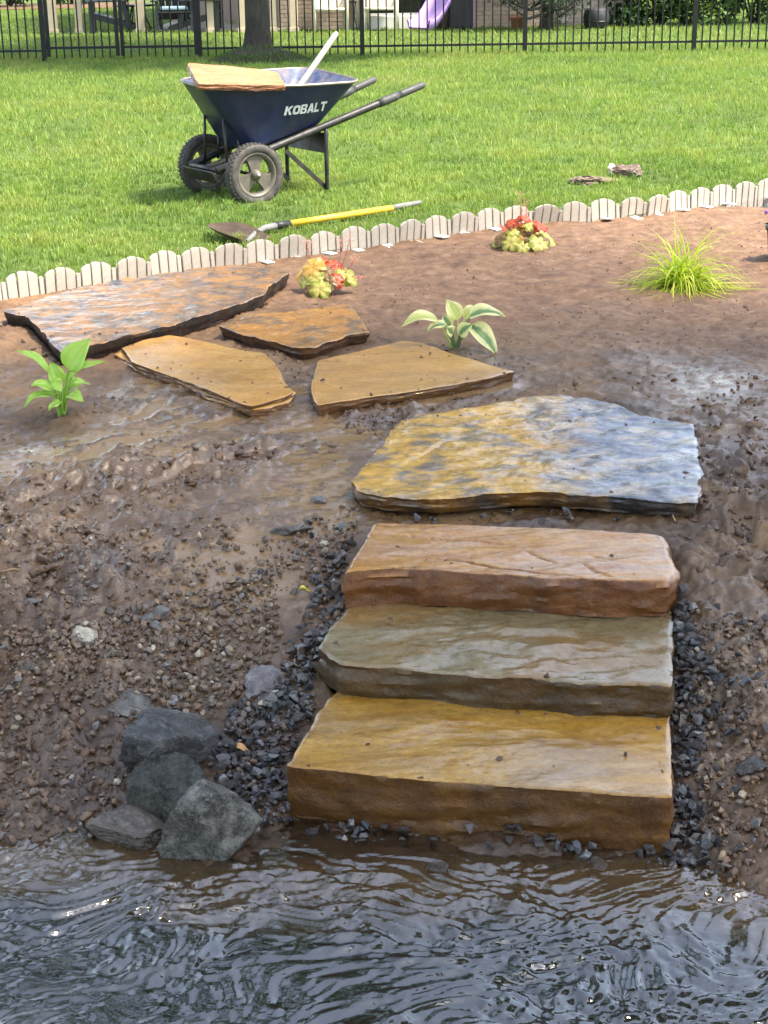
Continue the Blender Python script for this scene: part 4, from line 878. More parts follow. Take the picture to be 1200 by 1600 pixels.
# the mound of roots and rough grass it stands on
mg = G(405, 97)
def mound():
    m = 40; rr = np.linspace(0, 1, 14); an = np.linspace(0, 2 * np.pi, m, endpoint=False); R, A = np.meshgrid(rr, an, indexing='ij')
    X = R * 0.80 * np.cos(A) ; Y_ = R * 0.62 * np.sin(A); Z = 0.20 * (1 - R ** 2) ** 1.3 - 0.01 + 0.03 * NZ.fbm(X * 5, Y_ * 5, 1, 3) * (1 - R)
    i = np.arange(R.size).reshape(R.shape); a = np.arange(m); b = (a + 1) % m
    q = np.concatenate([np.stack([i[j, a], i[j, b], i[j + 1, b], i[j + 1, a]], 1) for j in range(13)])
    return mesh_np('root_mound', np.stack([X.ravel(), Y_.ravel(), Z.ravel()], 1), q)
t = MT('mound_soil'); v = t.coord(); n = t.noise(v, 7, 8, .7); t.p(base=t.ramp(n, [(.35, (.03, .024, .013)), (.6, (.05, .045, .02)), (.75, (.06, .08, .02))]), rough=.95, normal=t.bump(t.noise(v, 30, 6, .7), 1, .04))
tag(link('root_mound', mound(), t.m, None, (mg[0], mg[1], 0.01)), kind='structure', label='dark grassy mound around the foot of the tree')
a = rng.uniform(0, 2 * np.pi, 1700); r = np.sqrt(rng.uniform(size=1700)) * 1.0; bx, by = r * .72 * np.cos(a), r * .62 * np.sin(a)
k = rng.uniform(size=1700) < .2 + .6 * (r > .6)
tag(link('mound_grass', blades('mound_grass', mg[0] + bx[k], mg[1] + by[k], 0.20 * (1 - r[k] ** 2) ** 1.3, np.full(k.sum(), .06), np.full(k.sum(), .014), rng.uniform(0, .12, k.sum()), .9, True), M_GRASS), kind='stuff', label='rough grass on the mound under the tree')
# unseen creek trees; boughs added for reflections in the water and to block sun
CT = []
def overhang(name, label, bx, by, spots, h):
    t_ = thing(name, label, 'tree', (bx, by, 0))
    m = MB(); m.tube([(0, 0, -0.3), (0.05, 0, 1.5), (0.1, 0.1, 4), (0.2, 0, h)], [0.28, 0.2, 0.16, 0.05], 14); m.build('trunk', M_BARK, t_)
    cs, rs_, tp_ = [], [], []
    for (x_, y_, z_, r_) in spots:
        cs.append((x_ - bx, y_ - by, z_)); rs_.append(r_); tp_.append((cs[-1], 0.06))
    m = MB(); limbs(m, (0.1, 0.05, 3.0), 0, 0, tp_, 0.5); m.build('limb', M_BARK, t_)
    p_, tn_ = clumps(cs, rs_, 400, 0.6); leaf_cloud('crown', p_, 0.17, M_LEAF, t_, tone=tn_)
overhang('creek_tree', 'leafy tree at the left end of the creek bank with boughs over the water', -5.2, 6.5,
         [(-3.6, 7.2, 4.2, .9), (-2.6, 8.0, 5.0, .6), (-3.0, 6.4, 6.3, .9), (-4.2, 7.5, 6.9, 1.1), (-5.4, 6.6, 5.2, 1.1), (-3.4, 8.6, 7.6, .9), (-4.8, 8.0, 8.4, 1.0), (-1.6, 7.8, 7.4, .7), (-1.5, 10.5, 7.5, .6), (-2.4, 11.5, 8.4, .7), (-2.8, 10.0, 6.4, .7)], 8.0)
overhang('creek_tree', 'unseen leafy tree at the right end of the creek bank with boughs added to block the sun', 5.2, 5.6,
         [(3.2, 2.6, 5.2, .8), (3.8, 3.4, 6.0, .9), (2.9, 3.8, 5.0, .8), (3.6, 4.6, 5.4, .9), (2.8, 5.0, 6.2, .8), (4.4, 4.2, 6.6, .9), (3.4, 5.8, 5.8, .8), (4.4, 5.4, 5.2, .9), (3.8, 2.4, 6.8, .9), (4.6, 3.0, 5.4, .9), (5.2, 6.0, 7.0, 1.2), (6.0, 5.0, 5.2, 1.0), (5.0, 7.0, 8.6, 1.1), (5.4, 3.6, 7.4, 1.0), (2.6, 4.4, 6.8, .7), (2.2, 3.0, 5.6, .8), (1.8, 3.5, 6.4, .8), (2.4, 2.3, 6.2, .8), (1.6, 2.6, 7.2, .8), (2.0, 4.3, 7.4, .8), (3.6, 1.5, 6.0, .9), (4.2, 1.9, 6.6, .9), (3.2, 1.3, 5.2, .8), (4.0, .9, 6.2, .9), (3.0, .6, 5.6, .8), (3.4, 2.0, 5.6, .8), (3.9, 2.6, 6.2, .8), (3.0, 1.9, 6.0, .8), (4.4, 1.2, 6.8, .9), (2.7, 1.2, 4.8, .7)], 8.5)
for k, (bx_, by_, lab) in enumerate([(-3.4, -3.0, 'tree on the near creek bank behind the picture, to one side of the path'), (0.4, -4.6, 'tree on the near creek bank straight behind the viewer'), (3.8, -2.6, 'tree on the near creek bank behind the picture, nearest the sunny side')]):
    overhang('bank_tree', lab, bx_, by_, [(bx_ + random.uniform(-2, 2), by_ + random.uniform(-1.2, 1.0) + .25 * (z_ - 2), z_, random.uniform(.8, 1.2)) for z_ in (1.6, 2.3, 2.9, 3.5, 4.1, 4.7, 5.3, 5.9, 6.5, 7.1, 7.7, 8.3)], 8.6)
# ------------------------------------------------------------------ wheelbarrow
def project(p):
    q = CM.inverted() @ Vector(p); return (600 + FPX * q.x / -q.z, 800 - FPX * q.y / -q.z)
M_TRAY = simple('tray_blue', (0.008, 0.015, 0.052), 0.36, 0.0, 0.15, 3, 0.04, dirt=(0.10, 0.085, 0.07), dirt_amt=0.22)
M_TRAYIN = simple('tray_blue_worn', (0.014, 0.05, 0.14), 0.4, 0.0, 0.3, 6, 0.05, dirt=(0.38, 0.27, 0.18), dirt_amt=0.6)
M_RIM = simple('worn_rim', (0.26, 0.24, 0.22), 0.4, 0.6, 0.35, 10, 0.1, dirt=(0.25, 0.13, 0.07), dirt_amt=0.5)
M_BLACK = simple('black_steel', (0.010, 0.010, 0.011), 0.5, 0.0, 0.3, 6, 0.06, dirt=(0.16, 0.12, 0.09), dirt_amt=0.25)
M_TYRE = simple('tyre_rubber', (0.030, 0.029, 0.028), 0.75, 0, 0.3, 12, 0.3, dirt=(0.16, 0.13, 0.10), dirt_amt=0.55)
M_HUB = simple('wheel_rim_grey', (0.09, 0.083, 0.068), 0.5, 0.1, 0.2, 8, 0.1, dirt=(0.22, 0.17, 0.12), dirt_amt=0.5)
M_GRIP = simple('grip_rubber', (0.045, 0.045, 0.045), 0.6, 0, 0.2, 8, 0.1)
M_LETTER = simple('lettering_white', (0.62, 0.64, 0.66), 0.45, 0, 0.06, 8, 0)
wb = thing('wheelbarrow', 'dark blue two wheeled wheelbarrow with black handles standing on the lawn', 'wheelbarrow', (-0.985, 10.49, 0.0), math.atan2(0.574, 0.819))
WM = Matrix.Translation((-0.985, 10.49, 0)) @ Matrix.Rotation(math.atan2(0.574, 0.819), 4, 'Z')
RY = Matrix.Rotation(-math.pi / 2, 4, 'X')
for wy in (-0.315, 0.315):
    wh = link('wheel', None, None, wb, (0, wy, 0.192))
    m = MB(); m.lathe([(.140, -.030), (.152, -.041), (.178, -.045), (.193, -.036), (.198, -.018), (.199, 0), (.198, .018), (.193, .036), (.178, .045), (.152, .041), (.140, .030)], RY, 44, True)
    for k in range(44):
        a = 2 * math.pi * k / 44
        for sx in (-1, 0, 1):
            aa = a + (0.07 if sx == 0 else 0); R_ = Matrix.Rotation(aa, 3, 'Y')
            m.box(R_ @ Vector((0.196 if sx else .199, sx * 0.026, 0)), (0.008, 0.018, 0.017), R_)
    m.build('tyre', M_TYRE, wh)
    m = MB(); m.lathe([(.143, -.036), (.147, -.030), (.128, -.018), (.124, 0), (.128, .018), (.147, .030), (.143, .036), (.132, .034), (.118, .016), (.116, 0), (.118, -.016), (.132, -.034)], RY, 44, True)
    for k in range(3):
        a = 2 * math.pi * k / 3 + 0.5; pts = []
        for r, dd in ((0.024, -.030), (0.055, -.038), (0.085, -.050), (0.122, -.078)): pts.append((r, dd))
        pts += [(r, -d) for r, d in pts[::-1]]
        pts = [(x * math.cos(a) - y * math.sin(a), x * math.sin(a) + y * math.cos(a)) for x, y in pts]
        m.prism(pts, -0.016, 0.016, RY)
    bmesh.ops.bevel(m.bm, geom=[e for e in m.bm.edges if e.calc_length() > 0.028 and len(e.link_faces) == 2 and e.calc_face_angle(0) > 1], offset=0.004, segments=2, affect='EDGES')
    m.lathe([(0.0, -.05), (.02, -.05), (.026, -.044), (.036, -.022), (.040, 0), (.036, .022), (.026, .044), (.02, .05), (0.0, .05)], RY, 24)
    m.build('rim', M_HUB, wh)
    m = MB(); m.lathe([(0, -.064), (.009, -.064), (.009, .064), (0, .064)], RY, 12); m.lathe([(0, -.056), (.016, -.056), (.016, -.049), (0, -.049)], RY, 6); m.build('axle_nut', M_RIM, wh)
m = MB(); m.tube([(0, -.27, .192), (0, .27, .192)], .011, 10); m.build('axle', M_BLACK, wb)
RAILF = lambda u, sgn: Vector((u, sgn * (0.16 + 0.125 * (u + .45) / 1.75), 0.275 + 0.285 * u))
for sg in (-1, 1):
    h = link('handle', None, None, wb)
    m = MB()
    pts = [RAILF(u, sg) for u in (-.20, 0.0, .5, .95, 1.2)]; m.tube(pts, 0.025, 12); m.build('handle_tube', M_BLACK, h)
    m = MB(); m.tube([RAILF(u, sg) for u in (1.02, 1.06, 1.14, 1.17)], [.028, .030, .030, .027], 14); m.tube([RAILF(u, sg) for u in (1.17, 1.2, 1.37, 1.385)], [.021, .025, .0235, .016], 14); m.build('grip', M_GRIP, h)
# nose guard
m = MB(); m.tube([RAILF(-.19, -1), RAILF(-.19, 1)], 0.017, 10); m.box((-.225, 0, .18), (0.012, 0.40, 0.085), Matrix.Rotation(-.5, 3, 'Y'), .004); m.box((-.19, 0, .165), (0.05, .36, .012), bev=.003); m.build('nose_guard', M_BLACK, wb)
for sg in (-1, 1):
    m = MB(); m.box((-.06, sg * .10, .225), (.30, .03, .02), Matrix.Rotation(-.25, 3, 'Y'), .003); m.build('nose_bar', M_RIM, wb)
    for uu, zt in ((-.10, .57), (.0, .45)):
        m = MB(); m.tube([(uu, sg * .15, .25 + .28 * uu), (uu, sg * .12, zt)], .009, 8); m.build('tray_strut', M_BLACK, wb)
    m = MB(); r0 = RAILF(.62, sg); m.tube([r0 + Vector((-.01, 0, .0)), (.60, sg * .25, .40), (.60, sg * .25, .05), (.615, sg * .25, .012)], .0145, 10); m.box((.63, sg * .25, .012), (.10, .035, .008)); m.build('leg', M_BLACK, wb)
    m = MB(); m.box(((.60 + .30) / 2, sg * .235, .175), (.42, .006, .028), Matrix.Rotation(.72, 3, 'Y')); m.build('leg_brace', M_BLACK, wb)
m = MB(); m.box((.605, 0, .335), (.008, .50, .13), Matrix.Rotation(.25, 3, 'Y'), .003); m.build('cross_plate', M_BLACK, wb)
m = MB(); m.box((.32, 0, .335), (.46, .26, .02), Matrix.Rotation(-.278, 3, 'Y')); m.build('tray_bracket', M_BLACK, wb)
# tray
def rrect(cx, hl0, hw, r, z0, zs, n=6, ne=9):
    out = []
    for (sx, sy, a0) in ((1, 1, 0), (-1, 1, 90), (-1, -1, 180), (1, -1, 270)):
        for k in range(n + 1):
            a = rad(a0 + 90 * k / n); x = cx + sx * (hl0 - r) + r * math.cos(a); y = sy * (hw - r) + r * math.sin(a); out.append((x, y))
    o2 = []
    for q_ in range(4):
        o2 += out[q_ * (n + 1):(q_ + 1) * (n + 1)]; a, b = out[q_ * (n + 1) + n], out[((q_ + 1) * (n + 1)) % len(out)]
        o2 += [(a[0] + (b[0] - a[0]) * j / (ne + 1), a[1] + (b[1] - a[1]) * j / (ne + 1)) for j in range(1, ne + 1)]
    return [Vector((x, y, z0 + zs * (x - cx))) for x, y in o2]
TB = rrect(.325, .285, .20, .07, .395, .235); TT = rrect(.31, .545, .335, .13, .722, -.006)
for p in TT:
    k = max(0.0, min(1.0, (.40 - p.x) / .70)); p.y *= 1 - .46 * k; p.z += .028 + .075 * p.y
    if k > .6: p.x -= .03 * (1 - (p.y / .2) ** 2)
tray = link('tray', None, None, wb)
def shell(loops, mat, name, parent, cap0=True):
    m = MB(); R_ = [[m.bm.verts.new(p) for p in L] for L in loops]; N = len(loops[0])
    for a, b in zip(R_[:-1], R_[1:]):
        for k in range(N):
            f = m.bm.faces.new((a[k], a[(k + 1) % N], b[(k + 1) % N], b[k])); f.smooth = True
    if cap0: m.bm.faces.new(R_[0][::-1])
    return m.build(name, mat, parent)
def bowl(t, off): return [a.lerp(b, t) + Vector((0, 0, off)) for a, b in zip(TB, TT)]
c0 = Vector((.31, 0, 0))
def grow(L, s): return [Vector((c0.x + (p.x - c0.x) * (1 + s / .63), p.y * (1 + s / .335), p.z)) for p in L]
shell([bowl(0.0, 0)] + [bowl(t, 0) for t in (.04, .25, .5, .75, .97, 1.0)], M_TRAY, 'tray_shell', tray)
ins = [[p * 1.0 for p in grow(bowl(t, .006), -.004)] for t in (0.02, .06, .3, .6, .9, 1.0)]
shell(ins, M_TRAYIN, 'tray_inside', tray)
m = MB(); Lr = grow(bowl(1.0, .003), .003); m.tube(Lr + [Lr[0]], .0095, 8, False); m.build('rim', M_RIM, tray)
# lettering on the near side: find where the photographed corners fall on that side
def side(uf, v):
    i0 = 2 * 16 + 6; f = uf * 10; i = min(9, int(f)); f -= i; a = TB[i0 + i].lerp(TB[i0 + i + 1], f); b = TT[i0 + i].lerp(TT[i0 + i + 1], f); return a.lerp(b, v)
def find(px, py):
    best = None
    for i in range(101):
        for j in range(61):
            q = project(WM @ side(i / 100, j / 60)); d = (q[0] - px) ** 2 + (q[1] - py) ** 2
            if best is None or d < best[0]: best = (d, i / 100, j / 60)
    return best[1:]
C4 = [find(444.5, 180.3), find(508.6, 172.2), find(510.8, 157.5), find(446.3, 165.9)]
def let(c, x, y):
    GLY = dict(
        K=[[(0, 0), (.3, 0), (.3, 1), (0, 1)], [(.3, .38), (.42, .5), (.42, .52), (.3, .66)], [(.42, .52), (.60, .55), (1.0, 1), (.68, 1), (.3, .66)], [(.42, .5), (.66, 0), (1.02, 0), (.60, .55)]],
        O=None,
        B=[[(0, 0), (.3, 0), (.3, 1), (0, 1)], [(.3, .8), (.66, .8), (.82, 1), (.3, 1)], [(.3, 0), (.84, 0), (.68, .2), (.3, .2)], [(.3, .42), (.66, .42), (.80, .52), (.64, .6), (.3, .6)], [(.66, .8), (.64, .6), (.80, .52), (.95, .68), (.95, .86), (.82, 1)], [(.68, .2), (.84, 0), (.98, .14), (.98, .38), (.80, .52), (.66, .42)]],
        A=[[(0, 0), (.3, 0), (.37, .2), (.43, .4), (.5, .68), (.5, 1), (.34, 1)], [(1, 0), (.66, 1), (.5, 1), (.5, .68), (.57, .4), (.63, .2), (.7, 0)], [(.37, .2), (.63, .2), (.57, .4), (.43, .4)]],
        L=[[(0, 0), (.3, 0), (.3, 1), (0, 1)], [(.3, 0), (.88, 0), (.88, .24), (.3, .24)]],
        T=[[(0, .77), (.95, .77), (.95, 1), (0, 1)], [(.33, 0), (.63, 0), (.63, .77), (.33, .77)]])
    if c == 'O':
        o = []; n = 16
        ring = [(0.5 + .5 * math.copysign(abs(math.cos(a)) ** .6, math.cos(a)), .5 + .5 * math.copysign(abs(math.sin(a)) ** .6, math.sin(a))) for a in [2 * math.pi * k / n for k in range(n)]]
        inn = [(.5 + (p[0] - .5) * .40, .5 + (p[1] - .5) * .50) for p in ring]
        return [[ring[k], ring[(k + 1) % n], inn[(k + 1) % n], inn[k]] for k in range(n)]
    return GLY[c]
m = MB(); xx = 0.0; wds = dict(K=1.0, O=.98, B=.98, A=1.0, L=.80, T=.95); tot = sum(wds[c] for c in 'KOBALT') + .06 * 5
nrm = (side(.6, .5) - side(.5, .5)).cross(side(.5, .6) - side(.5, .5)).normalized()
if nrm.y > 0: nrm = -nrm
for ch in 'KOBALT':
    for poly in let(ch, 0, 0):
        vs = []
        for (a, b) in poly:
            fx_ = (xx + a * wds[ch] / 1.0) / tot; uf = (C4[0][0] * (1 - fx_) + C4[1][0] * fx_) * (1 - b) + (C4[3][0] * (1 - fx_) + C4[2][0] * fx_) * b
            vv = (C4[0][1] * (1 - fx_) + C4[1][1] * fx_) * (1 - b) + (C4[3][1] * (1 - fx_) + C4[2][1] * fx_) * b
            vs.append(m.bm.verts.new(side(uf + 0.012 * (b - .5), vv) + nrm * 0.004))
        m.bm.faces.new(vs)
    xx += wds[ch] + .06
o = m.build('lettering', M_LETTER, tray)
# the flat stone lying across the front of the tray
def loc_px(px, py, uw):            # point on a wheelbarrow-frame vertical line: u,w known -> height from the picture row
    p = WM @ Vector((uw[0], uw[1], 0)); d = ray(px, py); t = p.y / d[1]; return CH + d[2] * t
M_TSTONE = stone('flagstone_peach', [(0.33, 0.15, 0.068), (0.40, 0.20, 0.095), (0.46, 0.26, 0.14)], 2.5, (1, 3, 2), 0.3, (0.5, 0.75), 3, (0.55, 0.33, 0.17), 0.5, 3, 0.12, (0.7, 0.62, 0.52), clay=0)
A = PY(304, 134, 9.93); B = PY(441, 136, 10.34); Cc = PY(430, 104, 10.62); Dd = PY(288, 101, 10.36)
pts8 = [A, A * .5 + B * .5 + np.array([0, -.012, 0]), B, B * .55 + Cc * .45, Cc, Cc * .5 + Dd * .5 + np.array([0, .02, .012]), Dd, Dd * .55 + A * .45]
cen = sum(pts8) / 8; n_ = np.cross(B - A, Dd - A); n_ /= np.linalg.norm(n_)
ux = (B - A) / np.linalg.norm(B - A); uy = np.cross(n_, ux)
SLABS['tray'] = dict(z=0.0, t=0.038, w=np.array([[(p - cen) @ ux, (p - cen) @ uy] for p in pts8]))
ts = slab('flagstone', 'tray', M_TSTONE, 'peach coloured flat stone lying across the front of the wheelbarrow tray', 'flagstone', None, 0.006, 0.003, (5, 8), 0.006, seed=61, levels=8, chip=0.003, band=110)
Mt = Matrix([list(ux), list(uy), list(n_)]).transposed().to_4x4(); Mt.translation = Vector(cen); ts.matrix_world = Mt
# pole lying in the tray
M_POLE = simple('pole_white', (0.45, 0.42, 0.37), 0.5, 0, 0.1, 10, 0.1, dirt=(0.4, 0.33, 0.26), dirt_amt=0.4)
pa, pb = Vector(PY(469, 134, 10.72)), Vector(PY(525, 53, 10.86)); dr = (pb - pa).normalized()
pole = thing('tool_handle', 'long whitish tool handle sticking up out of the wheelbarrow tray', 'tool handle', pa - dr * .2)
m = MB(); m.tube([-dr * .05, dr * .2, (pb - pa) + dr * .17, (pb - pa) + dr * .2 , (pb - pa) + dr * .213], [.020, .0195, .0195, .017, .009], 14); m.build('shaft', M_POLE, pole)
m = MB(); m.tube([-dr * .05 + dr * .0, dr * .04], .023, 14); m.build('collar', M_BLACK, pole)

# ------------------------------------------------------------------ shovel on the grass
M_YEL = simple('shovel_yellow', (0.66, 0.42, 0.02), 0.4, 0, 0.12, 7, 0.05, dirt=(0.22, 0.14, 0.07), dirt_amt=0.6)
M_BLADE = simple('shovel_blade', (0.10, 0.07, 0.05), 0.45, 0.5, 0.35, 9, 0.2, dirt=(0.17, 0.11, 0.075), dirt_amt=0.8)
M_GREYW = simple('worn_grey', (0.17, 0.16, 0.15), 0.6, 0, 0.3, 12, 0.1)
q = lambda px, py, z: Vector(P(px, py, z))
s0, s1, s2, s3 = q(395, 378, .03), q(452, 350, .055), q(613, 325, .05), q(657, 316, .045)
sh = thing('shovel', 'long shovel with a yellow shaft and brown blade lying on the grass', 'shovel', (s1.x, s1.y, 0)); O_ = Vector((s1.x, s1.y, 0))
m = MB(); m.tube([s1 - O_, s1.lerp(s2, .5) - O_, s2 - O_], [.0205, .0205, .0195], 14); m.build('shaft', M_YEL, sh)
m = MB(); m.tube([s2 - O_, s2.lerp(s3, .4) - O_, s3 - O_], [.0195, .0185, .012], 12); m.build('handle_end', M_GREYW, sh)
m = MB(); m.tube([q(385, 378, .035) - O_, q(398, 366, .05) - O_, q(412, 357, .06) - O_, q(430, 353, .06) - O_], [.013, .017, .019, .0205], 12); m.build('socket', M_GREYW, sh)
m = MB(); m.tube([q(429, 353, .06) - O_, s1 - O_], .0225, 14); m.build('ferrule', M_BLACK, sh)
def shovel_blade():
    a = q(397, 381, .02); tip = q(325, 350, .085); ax = (tip - a); L = ax.length; ax.normalize(); sd = Vector((ax.y, -ax.x, 0)).normalized()
    if sd.y > 0: sd = -sd
    up = sd.cross(ax); up = up if up.z > 0 else -up
    nx, ny = 16, 10; V = []; F = []
    for lay in (0, 1):
        for i in range(nx + 1):
            t_ = i / nx; w = 0.115 * (0.82 + .18 * math.sin(t_ * 3)) * (1 - max(0, (t_ - .45) / .55) ** 2.2) + .001
            for j in range(ny + 1):
                c = 2 * j / ny - 1; p = a + ax * L * (t_ - .06 * (abs(c) if t_ < .1 else 0)) + sd * w * c + up * (0.050 * c * c * (w / .115) - .010 * math.sin(t_ * 3.1) + .0 - .004 * lay)
                V.append(p - O_)
    n1 = (nx + 1) * (ny + 1)
    for lay in (0, 1):
        for i in range(nx):
            for j in range(ny):
                k = lay * n1 + i * (ny + 1) + j; f = (k, k + 1, k + ny + 2, k + ny + 1); F.append(f if lay == 0 else f[::-1])
    rim_ = [i * (ny + 1) for i in range(nx + 1)] + [nx * (ny + 1) + j for j in range(1, ny + 1)] + [i * (ny + 1) + ny for i in range(nx - 1, -1, -1)] + [j for j in range(ny - 1, 0, -1)]
    for k in range(len(rim_)): b = rim_[(k + 1) % len(rim_)]; F.append((rim_[k], b, b + n1, rim_[k] + n1))
    return mesh_np('blade', np.array([v[:] for v in V]), np.array(F))
link('blade', shovel_blade(), M_BLADE, sh)

# two chunks and a stone lying on the lawn
M_CHUNK = rock_mat('dry_clod', [(0.13, 0.085, 0.06), (0.24, 0.17, 0.13), (0.34, 0.26, 0.21)], (0.7, 0.95), 18, (0.14, 0.1, 0.07), 0.8)
rock('dirt_clod', 926, 291, (0.24, 0.14, 0.09), M_CHUNK, 'flat brown clod on the lawn, closer to the white edging', 'clod', 91, 0.1, 0.1, rough=0.22, flat=.9)
rock('dirt_clod', 977, 281, (0.21, 0.14, 0.12), M_CHUNK, 'flat brown clod on the lawn touching the pale round stone', 'clod', 92, -0.2, 0.1, rough=0.22, flat=.9)
rock('pebble', 956, 277, (0.10, 0.08, 0.09), simple('pale_stone', (0.55, 0.5, 0.4), 0.6), 'pale round stone on the lawn beside a brown clod', 'stone', 93, 0.3, 0.05, sub=4, n=30)

# ------------------------------------------------------------------ plants
def vein_leaf_mat(name, cin, cout, split=None, trans=0.35, rough=0.35, tip=None):
    t = MT(name); ac = t.attr('across'); v = t.coord('Object'); nz = t.noise(v, 45, 5, .6)
    if split: f = t.ramp(t.math('ADD', ac, t.math('MULTIPLY', t.math('SUBTRACT', nz, .5), .5)), [(split - .12, 0.0), (split + .12, 1.0)])
    else: f = t.math('MULTIPLY', nz, 1.0)
    c = t.mix(f, cin, cout)
    vn = t.attr('vein'); c = t.mix(t.math('MULTIPLY', vn, .35), c, t.mix(1.0, c, (.6, .68, .55), 'MULTIPLY'))
    t.p(base=c, rough=rough, spec=.45, normal=t.bump(vn, .5, .003)); tr = t.n('BsdfTranslucent', {'Color': t.mix(1.0, c, (1.2, 1.25, .7), 'MULTIPLY')})
    mx = t.n('MixShader', {0: trans, 1: t.b.outputs[0], 2: tr.outputs[0]}); t.t.links.new(mx.outputs[0], t.out.inputs[0]); return t.m
M_HOSTA = vein_leaf_mat('hosta_green', (0.30, 0.50, 0.07), (0.42, 0.62, 0.13)); M_VAR = vein_leaf_mat('hosta_cream_edge', (0.17, 0.28, 0.12), (0.74, 0.70, 0.36), 0.38)
M_YV = vein_leaf_mat('hosta_yellow', (0.52, 0.56, 0.18), (0.74, 0.70, 0.34), 0.5)
M_H_Y = vein_leaf_mat('heuchera_yellow', (0.54, 0.47, 0.12), (0.30, 0.32, 0.05), 0.72); M_H_R = vein_leaf_mat('heuchera_red', (0.62, 0.13, 0.05), (0.40, 0.04, 0.02), 0.7); M_H_O = vein_leaf_mat('heuchera_orange', (0.62, 0.30, 0.05), (0.60, 0.42, 0.12)); M_H_D = vein_leaf_mat('heuchera_bronze', (0.16, 0.11, 0.035), (0.28, 0.15, 0.06))
def hosta_leaf(root, a, b, width, normal, sag, mat, parent, o, seed=0, petw=0.004):
    a, b, root, normal = Vector(a), Vector(b), Vector(root), Vector(normal).normalized()
    nL, nW = 14, 10; V, AC, VE, F = [], [], [], []
    ctl = a.lerp(b, .5) + normal * sag * 2
    tp_ = None
    for i in range(nL + 1):
        t_ = i / nL; p = a * (1 - t_) ** 2 + ctl * 2 * t_ * (1 - t_) + b * t_ * t_; tan = ((ctl - a) * (1 - t_) + (b - ctl) * t_).normalized()
        sd = tan.cross(normal).normalized(); nn = sd.cross(tan)
        w = width / 2 * (math.sin(math.pi * min(1, t_ ** .68)) ** .85 * (1 - .25 * t_) * 1.12 + .02 * (1 - t_))
        for j in range(nW + 1):
            c = 2 * j / nW - 1
            V.append(p + sd * w * c * .96 + nn * (abs(c) * w * .42 - .12 * w * c * c + .004 * math.sin(t_ * 9 + c * 3 + seed) * abs(c)) - o); AC.append(abs(c)); VE.append((math.cos(c * 21) * .5 + .5) ** 2)
    for i in range(nL):
        for j in range(nW): k = i * (nW + 1) + j; F.append((k, k + 1, k + nW + 2, k + nW + 1))
    base = len(V); c2 = root.lerp(a, .5) + Vector((0, 0, .02))
    for i in range(6):
        t_ = i / 5; p = root * (1 - t_) ** 2 + c2 * 2 * t_ * (1 - t_) + a.lerp(b, .03) * t_ * t_
        tan = (a - root).normalized(); s1_ = tan.cross(Vector((0.2, 1, .1))).normalized(); s2_ = tan.cross(s1_)
        for k in range(5): an = 2 * math.pi * k / 5; V.append(p + (s1_ * math.cos(an) + s2_ * math.sin(an)) * petw * (1.25 - .5 * t_) - o); AC.append(0.0); VE.append(0.2)
    for i in range(5):
        for k in range(5): F.append((base + i * 5 + k, base + i * 5 + (k + 1) % 5, base + (i + 1) * 5 + (k + 1) % 5, base + (i + 1) * 5 + k))
    me = mesh_np('leaf', np.array([v[:] for v in V]), np.array(F)); attr(me, 'across', AC); attr(me, 'vein', VE); link('leaf', me, mat, parent)
def hosta(name, label, rpx, leaves, mats, petw=.004):
    g = G(*rpx); o = Vector(g); pl = thing(name, label, 'hosta', g)
    for i, (a, b, w, dy, nm, sag, mi) in enumerate(leaves):
        hosta_leaf(o + Vector((random.uniform(-.01, .01), random.uniform(-.01, .01), -.015)), PY(a[0], a[1], g[1] + dy[0]), PY(b[0], b[1], g[1] + dy[1]), w, nm, sag, mats[mi], pl, o, i, petw)
    return pl
U = (0, -.35, 1); FC = (-.1, -1, .55)
hosta('hosta', 'light green hosta planted in the mud beside the tan flagstone', (97, 648), [
    ((107, 578), (141, 528), .105, (0, .03), (-.35, -1, .35), .012, 0), ((80, 582), (25, 547), .05, (-.01, -.03), (-.2, -.3, 1), .02, 0), ((110, 590), (164, 567), .055, (-.02, -.03), (.1, -.3, 1), .02, 0),
    ((94, 596), (80, 566), .062, (-.02, -.01), (0, -1, .5), .008, 0), ((88, 610), (48, 603), .060, (-.03, -.07), (-.1, -.55, 1), .015, 0), ((88, 618), (37, 637), .045, (-.03, -.09), (-.1, -.5, 1), .03, 0),
    ((108, 606), (141, 600), .045, (0, .05), (.1, -.5, 1), .015, 0), ((106, 618), (131, 628), .055, (-.03, -.08), (0, -.6, 1), .012, 0), ((98, 606), (79, 600), .055, (-.04, -.06), (0, -.8, .8), .008, 0), ((104, 600), (118, 583), .05, (.03, .05), (0, -.7, .8), .01, 0), ((95, 628), (76, 642), .035, (-.05, -.09), (0, -.6, 1), .01, 0)], [M_HOSTA], .0045)
hosta('hosta', 'variegated hosta with cream edged leaves near the pointed flagstone', (712, 547), [
    ((684, 500), (626, 511), .075, (-.01, -.03), (-.1, -.45, 1), .03, 2), ((716, 500), (698, 468), .075, (.03, .07), (0, -.8, .7), .012, 2), ((732, 496), (789, 496), .085, (-.01, 0), (.1, -.45, 1), .03, 1),
    ((735, 508), (776, 556), .095, (-.03, -.08), (.35, -.8, .7), .02, 1), ((697, 508), (667, 519), .05, (-.02, -.05), (-.1, -.5, 1), .015, 1), ((718, 522), (738, 507), .065, (-.03, -.05), (0, -.8, .6), .01, 1),
    ((726, 498), (746, 478), .055, (.04, .09), (0, -.7, .8), .015, 2), ((704, 512), (692, 492), .05, (.02, .03), (-.2, -.7, .7), .01, 1), ((708, 522), (697, 512), .05, (-.05, -.08), (-.2, -.8, .6), .01, 1)], [M_HOSTA, M_VAR, M_YV], .005)
